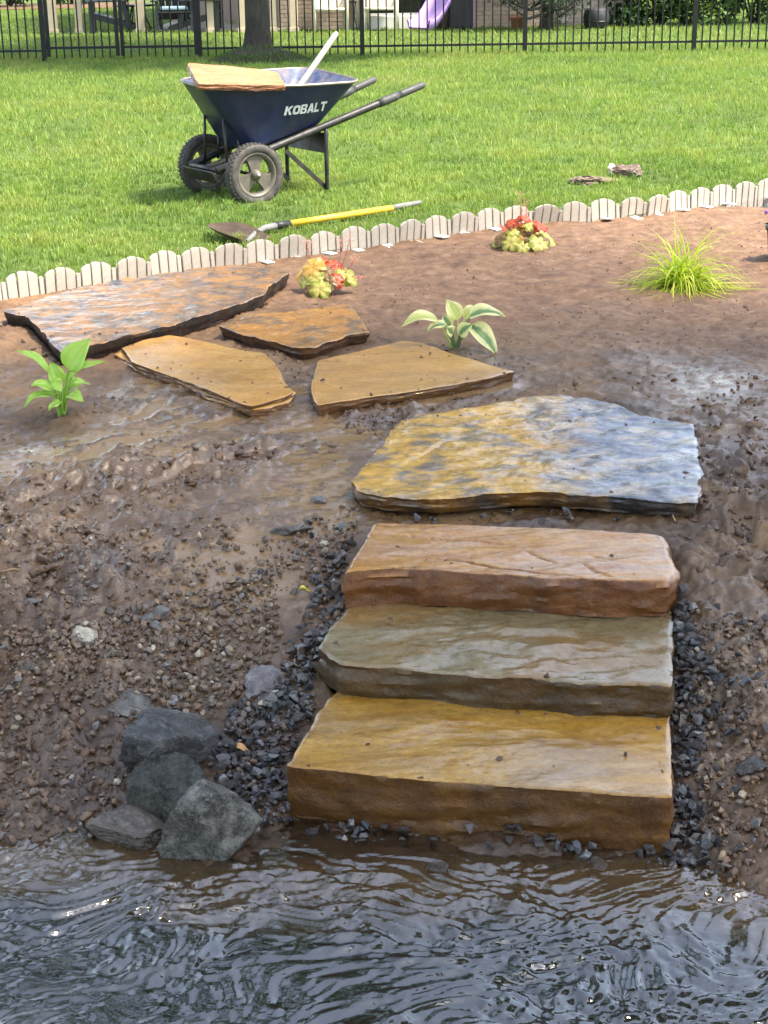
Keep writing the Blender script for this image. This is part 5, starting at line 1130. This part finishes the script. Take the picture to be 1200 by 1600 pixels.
def round_leaf(c, r, normal, mat, parent, o, root, seed):
    rr = random.Random(seed); n = 30; rings = 5; nn = Vector(normal).normalized(); ax = nn.cross(Vector((rr.uniform(-1, 1), rr.uniform(-1, 1), .3))).normalized(); ay = nn.cross(ax); c = Vector(c)
    V = [c - nn * r * .16 - o]; AC = [0]; VE = [.3]; F = []; T = []
    for i in range(1, rings + 1):
        f = i / rings
        for k in range(n):
            a = 2 * math.pi * k / n; lob = 1 + .07 * abs(math.sin(a * 3.5 + seed)) * f + .04 * math.sin(a * 11 + seed) * f
            if abs(a - math.pi) < .25: lob *= 1 - .5 * f * (1 - abs(a - math.pi) / .25)
            V.append(c + (ax * math.cos(a) + ay * math.sin(a)) * r * f * lob + nn * r * (.14 * math.sin(a * 3.5 * 2 + seed) * f * f - .22 * f ** 3 + .03 * rr.uniform(-1, 1)) - o); AC.append(f); VE.append(.35 + .35 * math.cos(a * 7 + 2 * seed))
    for k in range(n):
        T.append((0, 1 + k, 1 + (k + 1) % n))
        for i in range(rings - 1): a_ = 1 + i * n; F.append((a_ + k, a_ + n + k, a_ + n + (k + 1) % n, a_ + (k + 1) % n))
    b0 = len(V); root = Vector(root); s1_ = Vector((1, 0, 0)); s2_ = Vector((0, 1, 0))
    for i in range(3):
        p = root.lerp(c, i / 2) + Vector((0, 0, .01 * (i == 1)))
        for k in range(4): an = math.pi / 2 * k; V.append(p + (s1_ * math.cos(an) + s2_ * math.sin(an)) * .0025 - o); AC.append(0); VE.append(0)
    for i in range(2):
        for k in range(4): F.append((b0 + i * 4 + k, b0 + i * 4 + (k + 1) % 4, b0 + i * 4 + 4 + (k + 1) % 4, b0 + i * 4 + 4 + k))
    me = mesh_np('leaf', np.array([v[:] for v in V]), np.array(F), np.array(T)); attr(me, 'across', AC); attr(me, 'vein', VE); link('leaf', me, mat, parent)
M_STEM = simple('flower_stem_red', (0.34, 0.10, 0.07), 0.6); M_FLOW = simple('flower_pink', (0.62, 0.25, 0.20), 0.6)
def heuchera(label, rpx, leaves, stems, seed):
    g = G(*rpx); o = Vector(g); pl = thing('heuchera', label, 'heuchera', g)
    for i, (px, py, r, dy, nm, mt_) in enumerate(leaves): round_leaf(PY(px, py, g[1] + dy), r, nm, mt_, pl, o, o + Vector((0, 0, -.01)), seed + i)
    for (a, b, dy) in stems:
        A_, B_ = Vector(PY(a[0], a[1], g[1] + dy)) - o, Vector(PY(b[0], b[1], g[1] + dy)) - o; m = MB(); m.tube([A_ * 0.3, A_, A_.lerp(B_, .5) + Vector((.004, 0, 0)), B_], .0018, 5); 
        fs = link('flower_stem', m.data('flower_stem'), M_STEM, pl); m = MB(); r_ = random.Random(seed)
        for k in range(26):
            p = A_.lerp(B_, r_.uniform(.35, 1.02)) + Vector((r_.gauss(0, .012), r_.gauss(0, .012), r_.gauss(0, .004))); bmesh.ops.create_icosphere(m.bm, subdivisions=1, radius=r_.uniform(.002, .0038), matrix=Matrix.Translation(p))
        m.build('flowers', M_FLOW, fs)['kind'] = 'stuff'
Lf = []
r_ = random.Random(5)
for k in range(12):
    a = 2 * math.pi * k / 12 + r_.uniform(-.15, .15); Lf.append((818 + 42 * math.cos(a), 372 + 11 * math.sin(a) + r_.uniform(-4, 3), r_.uniform(.036, .062), -.15 * math.sin(a), (.8 * math.cos(a), -.25 - .7 * math.sin(a), .75), [M_H_Y, M_H_D, M_H_Y, M_H_Y][k % 4]))
for k in range(6):
    a = 2 * math.pi * k / 6; Lf.append((818 + 18 * math.cos(a), 362 + 7 * math.sin(a), r_.uniform(.034, .045), -.07 * math.sin(a), (.6 * math.cos(a), -.5, .8), [M_H_Y, M_H_D, M_H_O][k % 3]))
for (px, py) in [(797, 349), (808, 343), (822, 340), (834, 350), (846, 352), (812, 352), (839, 358), (788, 356)]: Lf.append((px, py, r_.uniform(.026, .044), r_.uniform(-.06, .05), (r_.uniform(-.9, .9), r_.uniform(-.9, -.2), .9), M_H_R))
for (px, py) in [(826, 352), (802, 362)]: Lf.append((px, py, .036, -.06, (0, -.6, .9), M_H_Y))
heuchera('dense heuchera with red top leaves over a yellow green skirt before the edging', (818, 384), Lf, [((815, 345), (812, 300), 0), ((820, 345), (824, 312), .02)], 11)
Lf = [(489, 417, .058, -.02, (-.3, -.7, .7), M_H_O), (478, 436, .045, -.03, (-.6, -.5, .7), M_H_Y), (471, 428, .04, .03, (-.5, -.4, .8), M_H_O), (500, 452, .05, -.12, (-.1, -.9, .6), M_H_Y), (486, 450, .035, -.08, (-.4, -.7, .6), M_H_D), (521, 414, .045, .04, (.2, -.5, .8), M_H_R), (508, 424, .042, -.03, (.1, -.6, .8), M_H_D), (530, 420, .04, .03, (.5, -.4, .8), M_H_R), (541, 430, .055, -.01, (.4, -.6, .7), M_H_Y), (552, 437, .035, -.03, (.7, -.4, .7), M_H_Y), (526, 438, .04, -.07, (.2, -.8, .6), M_H_R), (513, 412, .035, .06, (0, -.5, .9), M_H_O), (498, 408, .038, .05, (-.2, -.5, .9), M_H_R), (515, 442, .038, -.09, (0, -.9, .5), M_H_D), (493, 434, .045, -.06, (-.2, -.8, .6), M_H_Y)]
heuchera('loose heuchera with yellow and orange leaves beside the large slate flagstone', (507, 456), Lf, [((528, 420), (534, 368), .02), ((540, 425), (558, 398), .0), ((550, 432), (566, 434), -.02), ((484, 415), (478, 372), .05), ((532, 424), (548, 366), .03)], 23)
# yellow green sedge
M_SEDGE = leaf_mat('sedge_leaves', (0.24, 0.34, 0.02), (0.44, 0.52, 0.035), (0.62, 0.62, 0.13), .4)
g = G(1066, 447); sed = thing('sedge', 'bright yellow green ornamental grass spilling its blades over the soil', 'ornamental grass', g)
def sedge_blades(n, big):
    V, F, T = [], [], []; bl = 9
    for i in range(n):
        a = random.uniform(0, 2 * math.pi); L = random.uniform(.20, .40) if big else random.uniform(.14, .36); el = random.gauss(.62, .40); el = min(1.35, max(.1, el)); L *= 1.2; sag = random.uniform(2.2, 4.0)
        if random.random() < .12: el, L, sag = random.uniform(1.1, 1.45), random.uniform(.36, .50), random.uniform(1.0, 2.6)
        w = random.uniform(.0022, .0042) * (1.25 if big else 1); p = Vector((random.gauss(0, .03), random.gauss(0, .03), 0)); e = el; tw = random.uniform(-.6, .6); k0 = len(V); tn_ = random.random()
        for j in range(bl):
            d = Vector((math.cos(a) * math.cos(e), math.sin(a) * math.cos(e), math.sin(e))); s_ = Vector((-math.sin(a), math.cos(a), tw)).normalized(); f = j / (bl - 1); ww = w * (1 - f ** 3) * (.7 + .6 * math.sin(math.pi * min(1, f * 1.3)) * .5) + .0003
            V += [p + s_ * ww, p - s_ * ww]; T += [tn_ * .8 + .2 * f] * 2; p = p + d * L / bl; e -= sag / bl * (.5 + f); a += random.gauss(0, .05)
            if p.z < .006: p.z = .006; e = max(e, -.05)
        for j in range(bl - 1): q_ = k0 + 2 * j; F.append((q_, q_ + 1, q_ + 3, q_ + 2))
    me = mesh_np('leaf_blade', np.array([v[:] for v in V]), np.array(F)); attr(me, 'tone', T); return me
for k in range(110): link('leaf_blade', sedge_blades(1, True), M_SEDGE, sed)
tag(link('leaf_blades', sedge_blades(330, False), M_SEDGE, sed), kind='stuff')

# black nursery pot at the picture edge
M_POT = simple('pot_black', (0.012, 0.012, 0.013), 0.4, 0, 0.2, 6, 0.05)
pg = P(1226, 408, 0.0); pot = thing('nursery_pot', 'black plastic nursery pot standing on the soil at the picture edge', 'plant pot', pg)
m = MB(); m.lathe([(0, 0), (.080, 0), (.083, .004), (.102, .165), (.110, .165), (.111, .185), (.106, .186), (.100, .17), (.080, .02), (0, .02)], n=36); m.build('pot', M_POT, pot)
m = MB(); m.lathe([(0, .158), (.06, .163), (.0985, .158)], n=24); m.build('potting_soil', M_SOIL, pot)
m = MB(); m.box((-.075, .0, .20), (.022, .002, .10), Matrix.Rotation(.3, 3, 'Z')); m.build('plant_tag', M_TAB, pot)
M_PURF = simple('flower_purple', (0.25, 0.08, 0.35), 0.6); m = MB()
for k in range(30): bmesh.ops.create_icosphere(m.bm, subdivisions=1, radius=random.uniform(.006, .012), matrix=Matrix.Translation((random.gauss(0.01, .045), random.gauss(0, .045), random.uniform(.19, .30))))
m.build('flowers', M_PURF, pot)['kind'] = 'stuff'
a_ = rng.uniform(0, 2 * np.pi, 160); r2 = rng.uniform(0, .07, 160); leaf_cloud('foliage', np.stack([r2 * np.cos(a_), r2 * np.sin(a_), rng.uniform(.165, .28, 160)], 1), .05, M_HEDGE, pot)

# small litter
M_TWIG = simple('twig_straw', (0.40, 0.27, 0.14), 0.7); M_DLEAF = simple('dead_leaf', (0.52, 0.28, 0.10), 0.5, 0, .2, 40); M_YLEAF = simple('yellow_leaf', (0.55, 0.50, 0.06), 0.4, 0, .2, 40)
def twig(px, py, L, rz, label, r=.0022, mat=M_TWIG):
    p = G(px, py); z = float(ground_z(np.array([p[0]]), np.array([p[1]]))[0]); m = MB(); m.tube([(-L / 2, 0, 0), (0, .004, .003), (L / 2, -.003, .001)], [r, r, r * .7], 6); tag(m.build('twig', mat, None, (p[0], p[1], z + .004), (0, 0, rz)), label, 'twig')
twig(462, 1036, .05, 1.7, 'short straw coloured twig on the gravel left of the olive step', .002)
twig(1053, 812, .07, 1.5, 'thin brown twig in the mud behind the rusty step', .0025)
twig(410, 1195, .05, .3, 'short brown twig on the dark gravel left of the lowest step', .0022)
twig(20, 893, .06, .2, 'thin pale twig in the mud at the picture edge', .0022)
def dleaf(px, py, L, rz, mat, label):
    p = G(px, py); z = float(ground_z(np.array([p[0]]), np.array([p[1]]))[0]); V = []; F = []
    for i in range(9):
        t_ = i / 8; w = L * .24 * math.sin(math.pi * t_ ** .8) + .0006
        for j in (-1, 0, 1): V.append((L * (t_ - .5), w * j, .006 * abs(j) + .008 * math.sin(t_ * 5)))
    for i in range(8):
        for j in range(2): k = i * 3 + j; F.append((k, k + 1, k + 4, k + 3))
    tag(link('fallen_leaf', mesh_np('fallen_leaf', np.array(V), np.array(F)), mat, None, (p[0], p[1], z + .012), (.2, .1, rz)), label, 'leaf')
dleaf(378, 1171, .045, -.1, M_DLEAF, 'curled tan leaf on the dark gravel right of the blue black boulder')
dleaf(476, 926, .035, .2, M_YLEAF, 'small yellow leaf in the mud left of the rusty step')
# ------------------------------------------------------------------ beyond the fence
M_POST = simple('post_tan', (0.55, 0.44, 0.31), 0.6, 0, 0.1, 3, 0.1); M_DKW = simple('chair_charcoal', (0.022, 0.024, 0.028), 0.4, 0, 0.2, 4, 0.05)
M_CREAM = simple('chair_cream', (0.66, 0.60, 0.46), 0.45, 0, 0.08, 4, 0.03); M_SLING = simple('sling_beige', (0.52, 0.45, 0.34), 0.7, 0, 0.1, 30, 0.1)
M_BRICK = simple('brick_tan', (0.50, 0.38, 0.30), 0.85, 0, 0.22, 1.4, 0.3); M_MORT = simple('mortar', (0.40, 0.36, 0.30), 0.9, 0, 0.1, 6, 0.2)
M_CONC = simple('patio_concrete', (0.52, 0.48, 0.42), 0.8, 0, 0.1, 1.5, 0.1); M_WTRIM = simple('white_trim', (0.75, 0.73, 0.68), 0.5, 0, 0.04, 2, 0.02)
M_GLASSD = simple('door_glass_dark', (0.012, 0.014, 0.014), 0.08, 0, 0.3, 1, 0); M_PURPLE = simple('slide_purple', (0.50, 0.32, 0.70), 0.45, 0, 0.12, 3, 0.05)
M_COVER = simple('cover_black', (0.016, 0.016, 0.02), 0.7, 0, 0.3, 5, 0.2); M_ROOF = simple('roof_shingle', (0.08, 0.07, 0.065), 0.9, 0, 0.2, 3, 0.3); M_MULCH = simple('mulch_red', (0.17, 0.085, 0.05), 0.95, 0, 0.35, 14, 0.8, bdist=.03)
HY = float(G(520, 47)[1]); hx = lambda px: float(PY(px, 47, HY)[0])
m = MB(); a, b = G(235, 51), G(470, 49); m.box(((a[0] + b[0]) / 2, (a[1] + HY + 3.0) / 2, 0.0), (b[0] - a[0], HY + 3.0 - a[1], 0.09), bev=.01); tag(m.build('patio', M_CONC), kind='structure', label='pale concrete patio under the pergola')
pg_ = thing('pergola', 'tan wooden pergola whose posts stand along the patio', 'pergola', (0, 0, 0))
tops = []
for (px, py, w) in [(84, 53, .15), (125, 52, .13), (221, 52, .16), (330, 51, .145), (379, 51, .125), (428, 50, .11), (460, 50, .135), (445, 47, .10)]:
    p = G(px, py); m = MB(); m.box((0, 0, 1.25), (w, w, 2.5), bev=.006); m.box((0, 0, .04), (w + .03, w + .03, .08), bev=.006); m.build('post', M_POST, pg_, (p[0], p[1], 0)); tops.append(p)
x0, x1 = tops[0][0] - .4, tops[6][0] + .4; yy_ = float(np.mean([t_[1] for t_ in tops]))
for dy in (-.12, .12): m = MB(); m.box(((x0 + x1) / 2, yy_ + dy, 2.6), (x1 - x0, .05, .2)); m.build('beam', M_POST, pg_)
for k in range(14): m = MB(); m.box((x0 + .2 + (x1 - x0 - .4) * k / 13, yy_ + .9, 2.75), (.05, 3.0, .14)); m.build('rafter', M_POST, pg_)
# dark slatted garden chairs
def adirondack(label, px, py, rz):
    p = G(px, py); c = thing('garden_chair', label, 'garden chair', (p[0], p[1], 0), rz, 'charcoal slatted garden chairs')
    for sx in (-1, 1):
        m = MB(); m.box((sx * .31, -.30, .27), (.05, .09, .56), bev=.004); m.build('leg', M_DKW, c)
        m = MB(); m.box((sx * .29, .12, .20), (.035, .95, .10), Matrix.Rotation(-.28, 3, 'X'), .004); m.build('rear_leg', M_DKW, c)
        m = MB(); m.box((sx * .35, -.02, .565), (.13, .75, .028), bev=.006); m.build('armrest', M_DKW, c)
        m = MB(); m.box((sx * .32, .32, .33), (.035, .08, .46), Matrix.Rotation(.2, 3, 'X'), .003); m.build('rear_leg', M_DKW, c)
    for k in range(6): m = MB(); m.box((0, -.32 + .085 * k, .365 - .024 * k), (.56, .075, .022), Matrix.Rotation(-.28, 3, 'X'), .004); m.build('seat_slat', M_DKW, c)
    for k in range(5): m = MB(); m.box((-.24 + .12 * k, .33, .62), (.105, .02, .84 - .03 * abs(k - 2) ** 2), Matrix.Rotation(-.38, 3, 'X'), .004); m.build('back_slat', M_DKW, c)
    m = MB(); m.box((0, .36, .58), (.66, .03, .07)); m.build('back_brace', M_DKW, c)
    return c
adirondack('charcoal garden chair seen from the side between the first pergola posts', 172, 51, -1.45)
c2 = adirondack('charcoal garden chair with painted blue sky sheen on its seat facing the lawn between two posts', 275, 51, 0.08)
m = MB(); m.box((0, -.12, .40), (.50, .48, .07), Matrix.Rotation(-.2, 3, 'X'), .025); m.build('seat_sky_sheen', simple('sky_sheen_blue', (0.22, 0.30, 0.38), .6), c2)  # blue pad added to stand for sky reflected on the dark seat
adirondack('charcoal garden chair turned sideways against the post left of the tree trunk', 316, 50, 1.6)
p = G(214, 48); tb_ = thing('side_table', 'low round dark table between two charcoal garden chairs', 'table', (p[0], p[1], 0))
m = MB(); m.lathe([(0, .44), (.36, .44), (.37, .455), (.36, .47), (0, .47)], n=28); m.build('table_top', M_DKW, tb_)
for k in range(3): a = k * 2.1; m = MB(); m.tube([(.10 * math.cos(a), .10 * math.sin(a), .44), (.28 * math.cos(a), .28 * math.sin(a), 0)], .014, 8); m.build('leg', M_DKW, tb_)
# house
hs = thing('brick_house', 'tan brick house behind the lawn with a dark glazed door', 'house', (0, HY, 0))
def wall(x0, x1, y, z1=2.9, z0=-.1): m = MB(); m.box(((x0 + x1) / 2, y + .12, (z0 + z1) / 2), (x1 - x0, .24, z1 - z0)); m.build('wall', M_MORT, hs)
XL, XD0, XD1, XR = hx(436), hx(572), hx(672), hx(985)
wall(XL, XD0, .014); wall(XD1, XR, .014); m = MB(); m.box(((XD0 + XD1) / 2, .134, 2.55), (XD1 - XD0, .24, .7)); m.build('wall', M_MORT, hs)
m = MB(); m.box(((hx(240) + XL) / 2, 3.0, 1.4), (XL - hx(240), .24, 3.0)); m.build('wall', simple('siding_pinkish', (0.52, 0.42, 0.36), .8, 0, .06, 2), hs)
m = MB(); m.box((XL + .12, 1.64, 1.4), (.23, 2.7, 3.0)); m.build('wall', M_MORT, hs)
bb = MB(); bb.box((0, 0, 0), (.205, .10, .064), bev=.004); BR = bb.data('brick'); BR.materials.append(M_BRICK); nb = 0
bb = MB(); bb.box((0, 0, 0), (.0975, .10, .064), bev=.004); BRH = bb.data('brick'); BRH.materials.append(M_BRICK)
for r in range(9):
    for (a, b) in ((XL, XD0), (XD1, XR)):
        x = a + .005; first = r % 2
        while x < b - .06:
            half = first or (b - x) < .2; w = .0975 if half else .205
            link('brick', BRH if half else BR, None, hs, (x + w / 2, .052 + random.uniform(-.003, .003), .036 + r * .075)); x += w + .0105; first = 0
m = MB()
for r in range(9, 38):
    for (a, b) in ((XL, XD0), (XD1, XR)):
        x = a + .005 + (.108 if r % 2 else 0)
        while x < b - .2: m.box((x + .1025, .052, .036 + r * .075), (.205, .10, .064)); x += .2155
o = m.build('bricks', M_BRICK, hs); o['kind'] = 'stuff'
m = MB(); m.box(((XD0 + XD1) / 2, -.06, .115), (XD1 - XD0 + .1, .34, .25), bev=.008); m.build('door_step', M_WTRIM, hs)
d = link('door', None, None, hs)
m = MB(); m.box(((XD0 + XD1) / 2, .13, 1.22), (XD1 - XD0 - .08, .02, 1.93)); m.build('glass', M_GLASSD, d)
for xx_ in (XD0 + .03, (XD0 + XD1) / 2 - .05, XD1 - .03): m = MB(); m.box((xx_, .10, 1.22), (.06, .05, 1.96)); m.build('frame', M_WTRIM, d)
for zz in (.255, 2.18): m = MB(); m.box(((XD0 + XD1) / 2, .098, zz), (XD1 - XD0, .052, .05)); m.build('frame', M_WTRIM, d)
m = MB(); m.tube([(hx(556), -.055, .06), (hx(556), -.055, 2.8)], .045, 10); m.tube([(hx(556), -.055, .08), (hx(556), -.16, .03)], .05, 10); m.build('downspout', M_WTRIM, hs)
m = MB(); M_ = Matrix.Rotation(math.pi / 2, 4, 'Z') @ Matrix.Rotation(math.pi / 2, 4, 'X'); m.prism([(-.5, 2.9), (9.5, 2.9), (4.5, 6.0)], hx(240) - .4, XR + .5, M_); m.build('roof', M_ROOF, hs)
# cream sling chairs
def sling(label, px, py, rz):
    p = G(px, py); c = thing('patio_chair', label, 'patio chair', (p[0], p[1], 0), rz, 'cream sling patio chairs')
    for sx in (-1, 1):
        m = MB(); m.tube([(sx * .29, -.27, 0), (sx * .29, -.27, .60), (sx * .29, -.22, .645), (sx * .29, .2, .64), (sx * .29, .3, .62)], .026, 10); m.build('arm_frame', M_CREAM, c)
        m = MB(); m.tube([(sx * .27, .33, 0), (sx * .27, .22, .38), (sx * .27, .42, 1.0)], .024, 10); m.build('back_frame', M_CREAM, c)
        m = MB(); m.tube([(sx * .26, -.27, .40), (sx * .26, .22, .36)], .022, 8); m.build('seat_rail', M_CREAM, c)
    m = MB(); m.tube([(-.27, -.27, .40), (.27, -.27, .40)], .025, 10); m.build('seat_rail', M_CREAM, c)
    m = MB(); m.box((0, -.02, .385), (.5, .5, .012), Matrix.Rotation(-.08, 3, 'X')); m.build('seat', M_SLING, c)
    m = MB(); m.box((0, .33, .69), (.5, .012, .66), Matrix.Rotation(-.31, 3, 'X')); m.build('backrest', M_SLING, c)
sling('cream patio chair standing before the bare brick wall', 517, 50, 0.05)
sling('cream patio chair standing before the white door step', 596, 49, -0.1)
p = G(549, 47); st = thing('plant_stand', 'thin black iron stand between two cream patio chairs', 'stand', (p[0], p[1] - .25, 0))
m = MB(); m.box((0, 0, .5), (.22, .22, .02)); m.build('top', M_IRON, st)
for sx, sy in ((-1, -1), (1, -1), (-1, 1), (1, 1)): m = MB(); m.tube([(sx * .09, sy * .09, .5), (sx * .06, sy * .06, .25), (sx * .12, sy * .12, 0)], .008, 6); m.build('leg', M_IRON, st)
# purple slide, covered grill, barrel
p = G(660, 48); sl_ = thing('toddler_slide', 'purple plastic slide in front of the dark house door', 'slide', (p[0], p[1] - .2, 0), .7)
cv = [(-.10, .05), (0.0, .06), (.12, .12), (.25, .24), (.42, .45), (.62, .70), (.85, .98), (1.05, 1.05)]
V, F = [], []
prof = [(-.24, .14), (-.235, .15), (-.21, .145), (-.18, .02), (.18, .02), (.21, .145), (.235, .15), (.24, .14), (.20, -.02), (-.20, -.02)]
for (x_, z_) in cv:
    for (yy2, h_) in prof: V.append((x_, yy2 * 1.3, z_ + h_))
n = len(prof)
for i in range(len(cv) - 1):
    for k in range(n): F.append((i * n + k, i * n + (k + 1) % n, (i + 1) * n + (k + 1) % n, (i + 1) * n + k))
link('chute', mesh_np('chute', np.array(V), np.array(F)), M_PURPLE, sl_)
m = MB(); m.box((1.02, 0, .52), (.08, .44, 1.06), bev=.02); m.build('ladder', M_PURPLE, sl_)
p = G(720, 47); gr = thing('covered_grill', 'barbecue under a black cover beside the purple slide', 'covered grill', (p[0], p[1] + .05, 0))
m = MB(); m.box((0, 0, .52), (.44, .42, 1.02), bev=.07); m.build('cover', M_COVER, gr); m = MB(); m.tube([(-.20, -.16, .03), (.20, -.16, .03)], .03, 10); m.build('wheel_axle', M_IRON, gr)
p = G(930, 45); br = thing('barrel', 'squat black barrel standing against the brick wall', 'barrel', (p[0], p[1] - .1, 0))
m = MB(); m.lathe([(0, 0), (.16, 0), (.22, .08), (.235, .20), (.21, .32), (.18, .36), (0, .37)], n=28); m.build('body', M_COVER, br); m = MB(); m.lathe([(.225, .11), (.24, .12), (.24, .14), (.228, .15)], n=28); m.build('hoop', M_IRON, br)
rock('wall_stone', 778, 41, (.34, .2, .18), M_PALE, 'low pale stone at the foot of the wall left of the evergreen', 'stone', 71, .1, .1, sub=3)
rock('wall_stone', 790, 38, (.26, .2, .36), M_PALE, 'upright pale stone at the foot of the wall left of the evergreen', 'stone', 72, .1, .05, sub=3)
rock('wall_stone', 878, 42, (.22, .2, .24), M_PALE, 'pale stone at the foot of the wall right of the evergreen', 'stone', 73, .1, .05, sub=3)
p = G(808, 46); pt_ = thing('flower_pot', 'terracotta pot at the foot of the wall under the evergreen boughs', 'plant pot', (p[0], p[1] - .1, 0))
m = MB(); m.lathe([(0, 0), (.10, 0), (.14, .20), (.155, .20), (.155, .25), (.13, .25), (.12, .2), (0, .2)], n=24); m.build('pot', simple('terracotta', (.36, .16, .08), .8), pt_)
# evergreen with sweeping boughs and the shrubs beside it
p = G(850, 46); ev = thing('evergreen_tree', 'dark evergreen with drooping boughs against the brick wall', 'tree', (p[0], p[1] - .35, 0))
m = MB(); m.tube([(0, 0, -.05), (.02, 0, .6), (0, 0, 3.2)], [.14, .10, .03], 12); m.build('trunk', M_BARK, ev)
m = MB(); cs, rs2 = [], []
for k in range(26):
    a = k * 2.4; r = .5 + .55 * ((k * 7) % 9) / 9; z_ = .35 + 2.6 * k / 26; r *= 1.15 - .28 * k / 26
    m.tube([(0, 0, z_ + .1), (.4 * r * math.cos(a), .4 * r * math.sin(a), z_ - .12), (r * math.cos(a), r * math.sin(a), z_ + .12)], [.03, .022, .008], 6)
    for f in (.45, .75, 1.0): cs.append((f * r * math.cos(a), f * r * math.sin(a), z_ + .12 * f)); rs2.append(.24)
for k in range(5): cs.append((random.uniform(-.15, .25), random.uniform(-.2, .1), .28 + .1 * k)); rs2.append(.28)
m.tube([(0, -.1, .30), (-.35, -.25, .22), (-.62, -.3, .40), (-.85, -.3, .75)], [.03, .025, .018, .006], 8); m.tube([(0, -.1, .42), (-.3, -.25, .36), (-.6, -.3, .55), (-.8, -.3, .95)], [.03, .022, .015, .006], 8); m.tube([(0, -.1, .3), (.35, -.2, .4), (.7, -.25, .75)], [.03, .02, .006], 8)
m.build('bough', M_BARK, ev); pts, tn = clumps(cs, rs2, 95, .7); leaf_cloud('foliage', pts, .10, M_NEEDLE, ev, tone=tn, aspect=.22)
def shrub(label, px, py, w, h, bright, mat=M_HEDGE, dy=.55, group='shrubs beyond the fence', size=.12, nb=26):
    p = G(px, py); s_ = thing('shrub', label, 'shrub', (p[0], p[1] + dy, 0), 0, group); m = MB(); cs, rr_ = [], []
    for k in range(nb):
        a = random.uniform(0, 6.28); r = w * .5 * math.sqrt(random.random()); z_ = .16 + (h - .3) * random.random(); r *= math.sqrt(max(.15, 1 - (z_ / h - .35) ** 2 * 1.5)); cs.append((r * math.cos(a), r * math.sin(a) * .8, z_)); rr_.append(random.uniform(.16, .32))
    for k in range(7): c_ = cs[k]; m.tube([(random.uniform(-.1, .1), random.uniform(-.1, .1), -.03), (c_[0] * .4, c_[1] * .4, c_[2] * .5), c_], [.025, .018, .006], 6)
    m.build('stem', M_BARK, s_); pts, tn = clumps(cs, rr_, 70, .8); tn = np.clip(tn * bright, 0, 1); leaf_cloud('foliage', pts, size, mat, s_, tone=tn)  # leaf tone scaled per shrub: sunlit brightness put into the colour
shrub('dark shrub next to the brick corner behind the fence', 985, 44, 1.2, 1.7, .5); shrub('dark green shrub second from the brick corner', 1035, 43, 1.2, 1.6, .75)
shrub('shrub with bright sunlit leaves behind the right fence post', 1085, 42, 1.3, 1.5, 1.4); shrub('brightest yellow green shrub of the row behind the fence', 1140, 41, 1.3, 1.6, 1.6)
shrub('shrub with bright leaves at the picture edge behind the fence', 1190, 40, 1.3, 1.6, 1.3); shrub('shrub just past the picture edge at the end of the row', 1245, 39, 1.4, 1.7, 1.0)
m = MB(); a = G(5, 17); m.box((a[0] + .6, a[1] + 1.6, .015), (5.0, 3.0, .06), bev=.02); tag(m.build('mulch_bed', M_MULCH), kind='structure', label='reddish mulch bed at the far edge of the lawn')
shrub('dark shrub in the mulch bed at the top corner', 8, 14, 1.6, 1.5, .6, dy=.4, group=None, size=.14); shrub('dark green shrub seen between the two left pergola posts', 108, 10, 1.6, 1.4, .9, dy=.6, group=None, size=.14)
# distant trees closing the view
for k, (x_, y_, h_, lab) in enumerate([(-16, 52, 11, 'broad tree far behind the mulch bed'), (-6, 56, 13, 'tall tree far behind the pergola'), (9, 50, 12, 'tall tree far behind the shrub row'), (20, 46, 11, 'broad tree far beyond the end of the fence')]):
    t_ = thing('background_tree', lab, 'tree', (x_, y_, 0)); m = MB(); m.tube([(0, 0, -.2), (.1, 0, h_ * .4), (0, 0, h_ * .8)], [.35, .25, .08], 12); m.build('trunk', M_BARK, t_); cs, rr_ = [], []
    for j in range(34): a = random.uniform(0, 6.28); z_ = h_ * random.uniform(.28, .95); r = h_ * .36 * math.sqrt(random.random()) * math.sqrt(max(.1, 1 - ((z_ / h_ - .55) / .5) ** 2)); cs.append((r * math.cos(a), r * math.sin(a), z_)); rr_.append(random.uniform(.9, 1.7))
    pts, tn = clumps(cs, rr_, 150); leaf_cloud('crown', pts, .42, M_LEAF, t_, tone=tn)
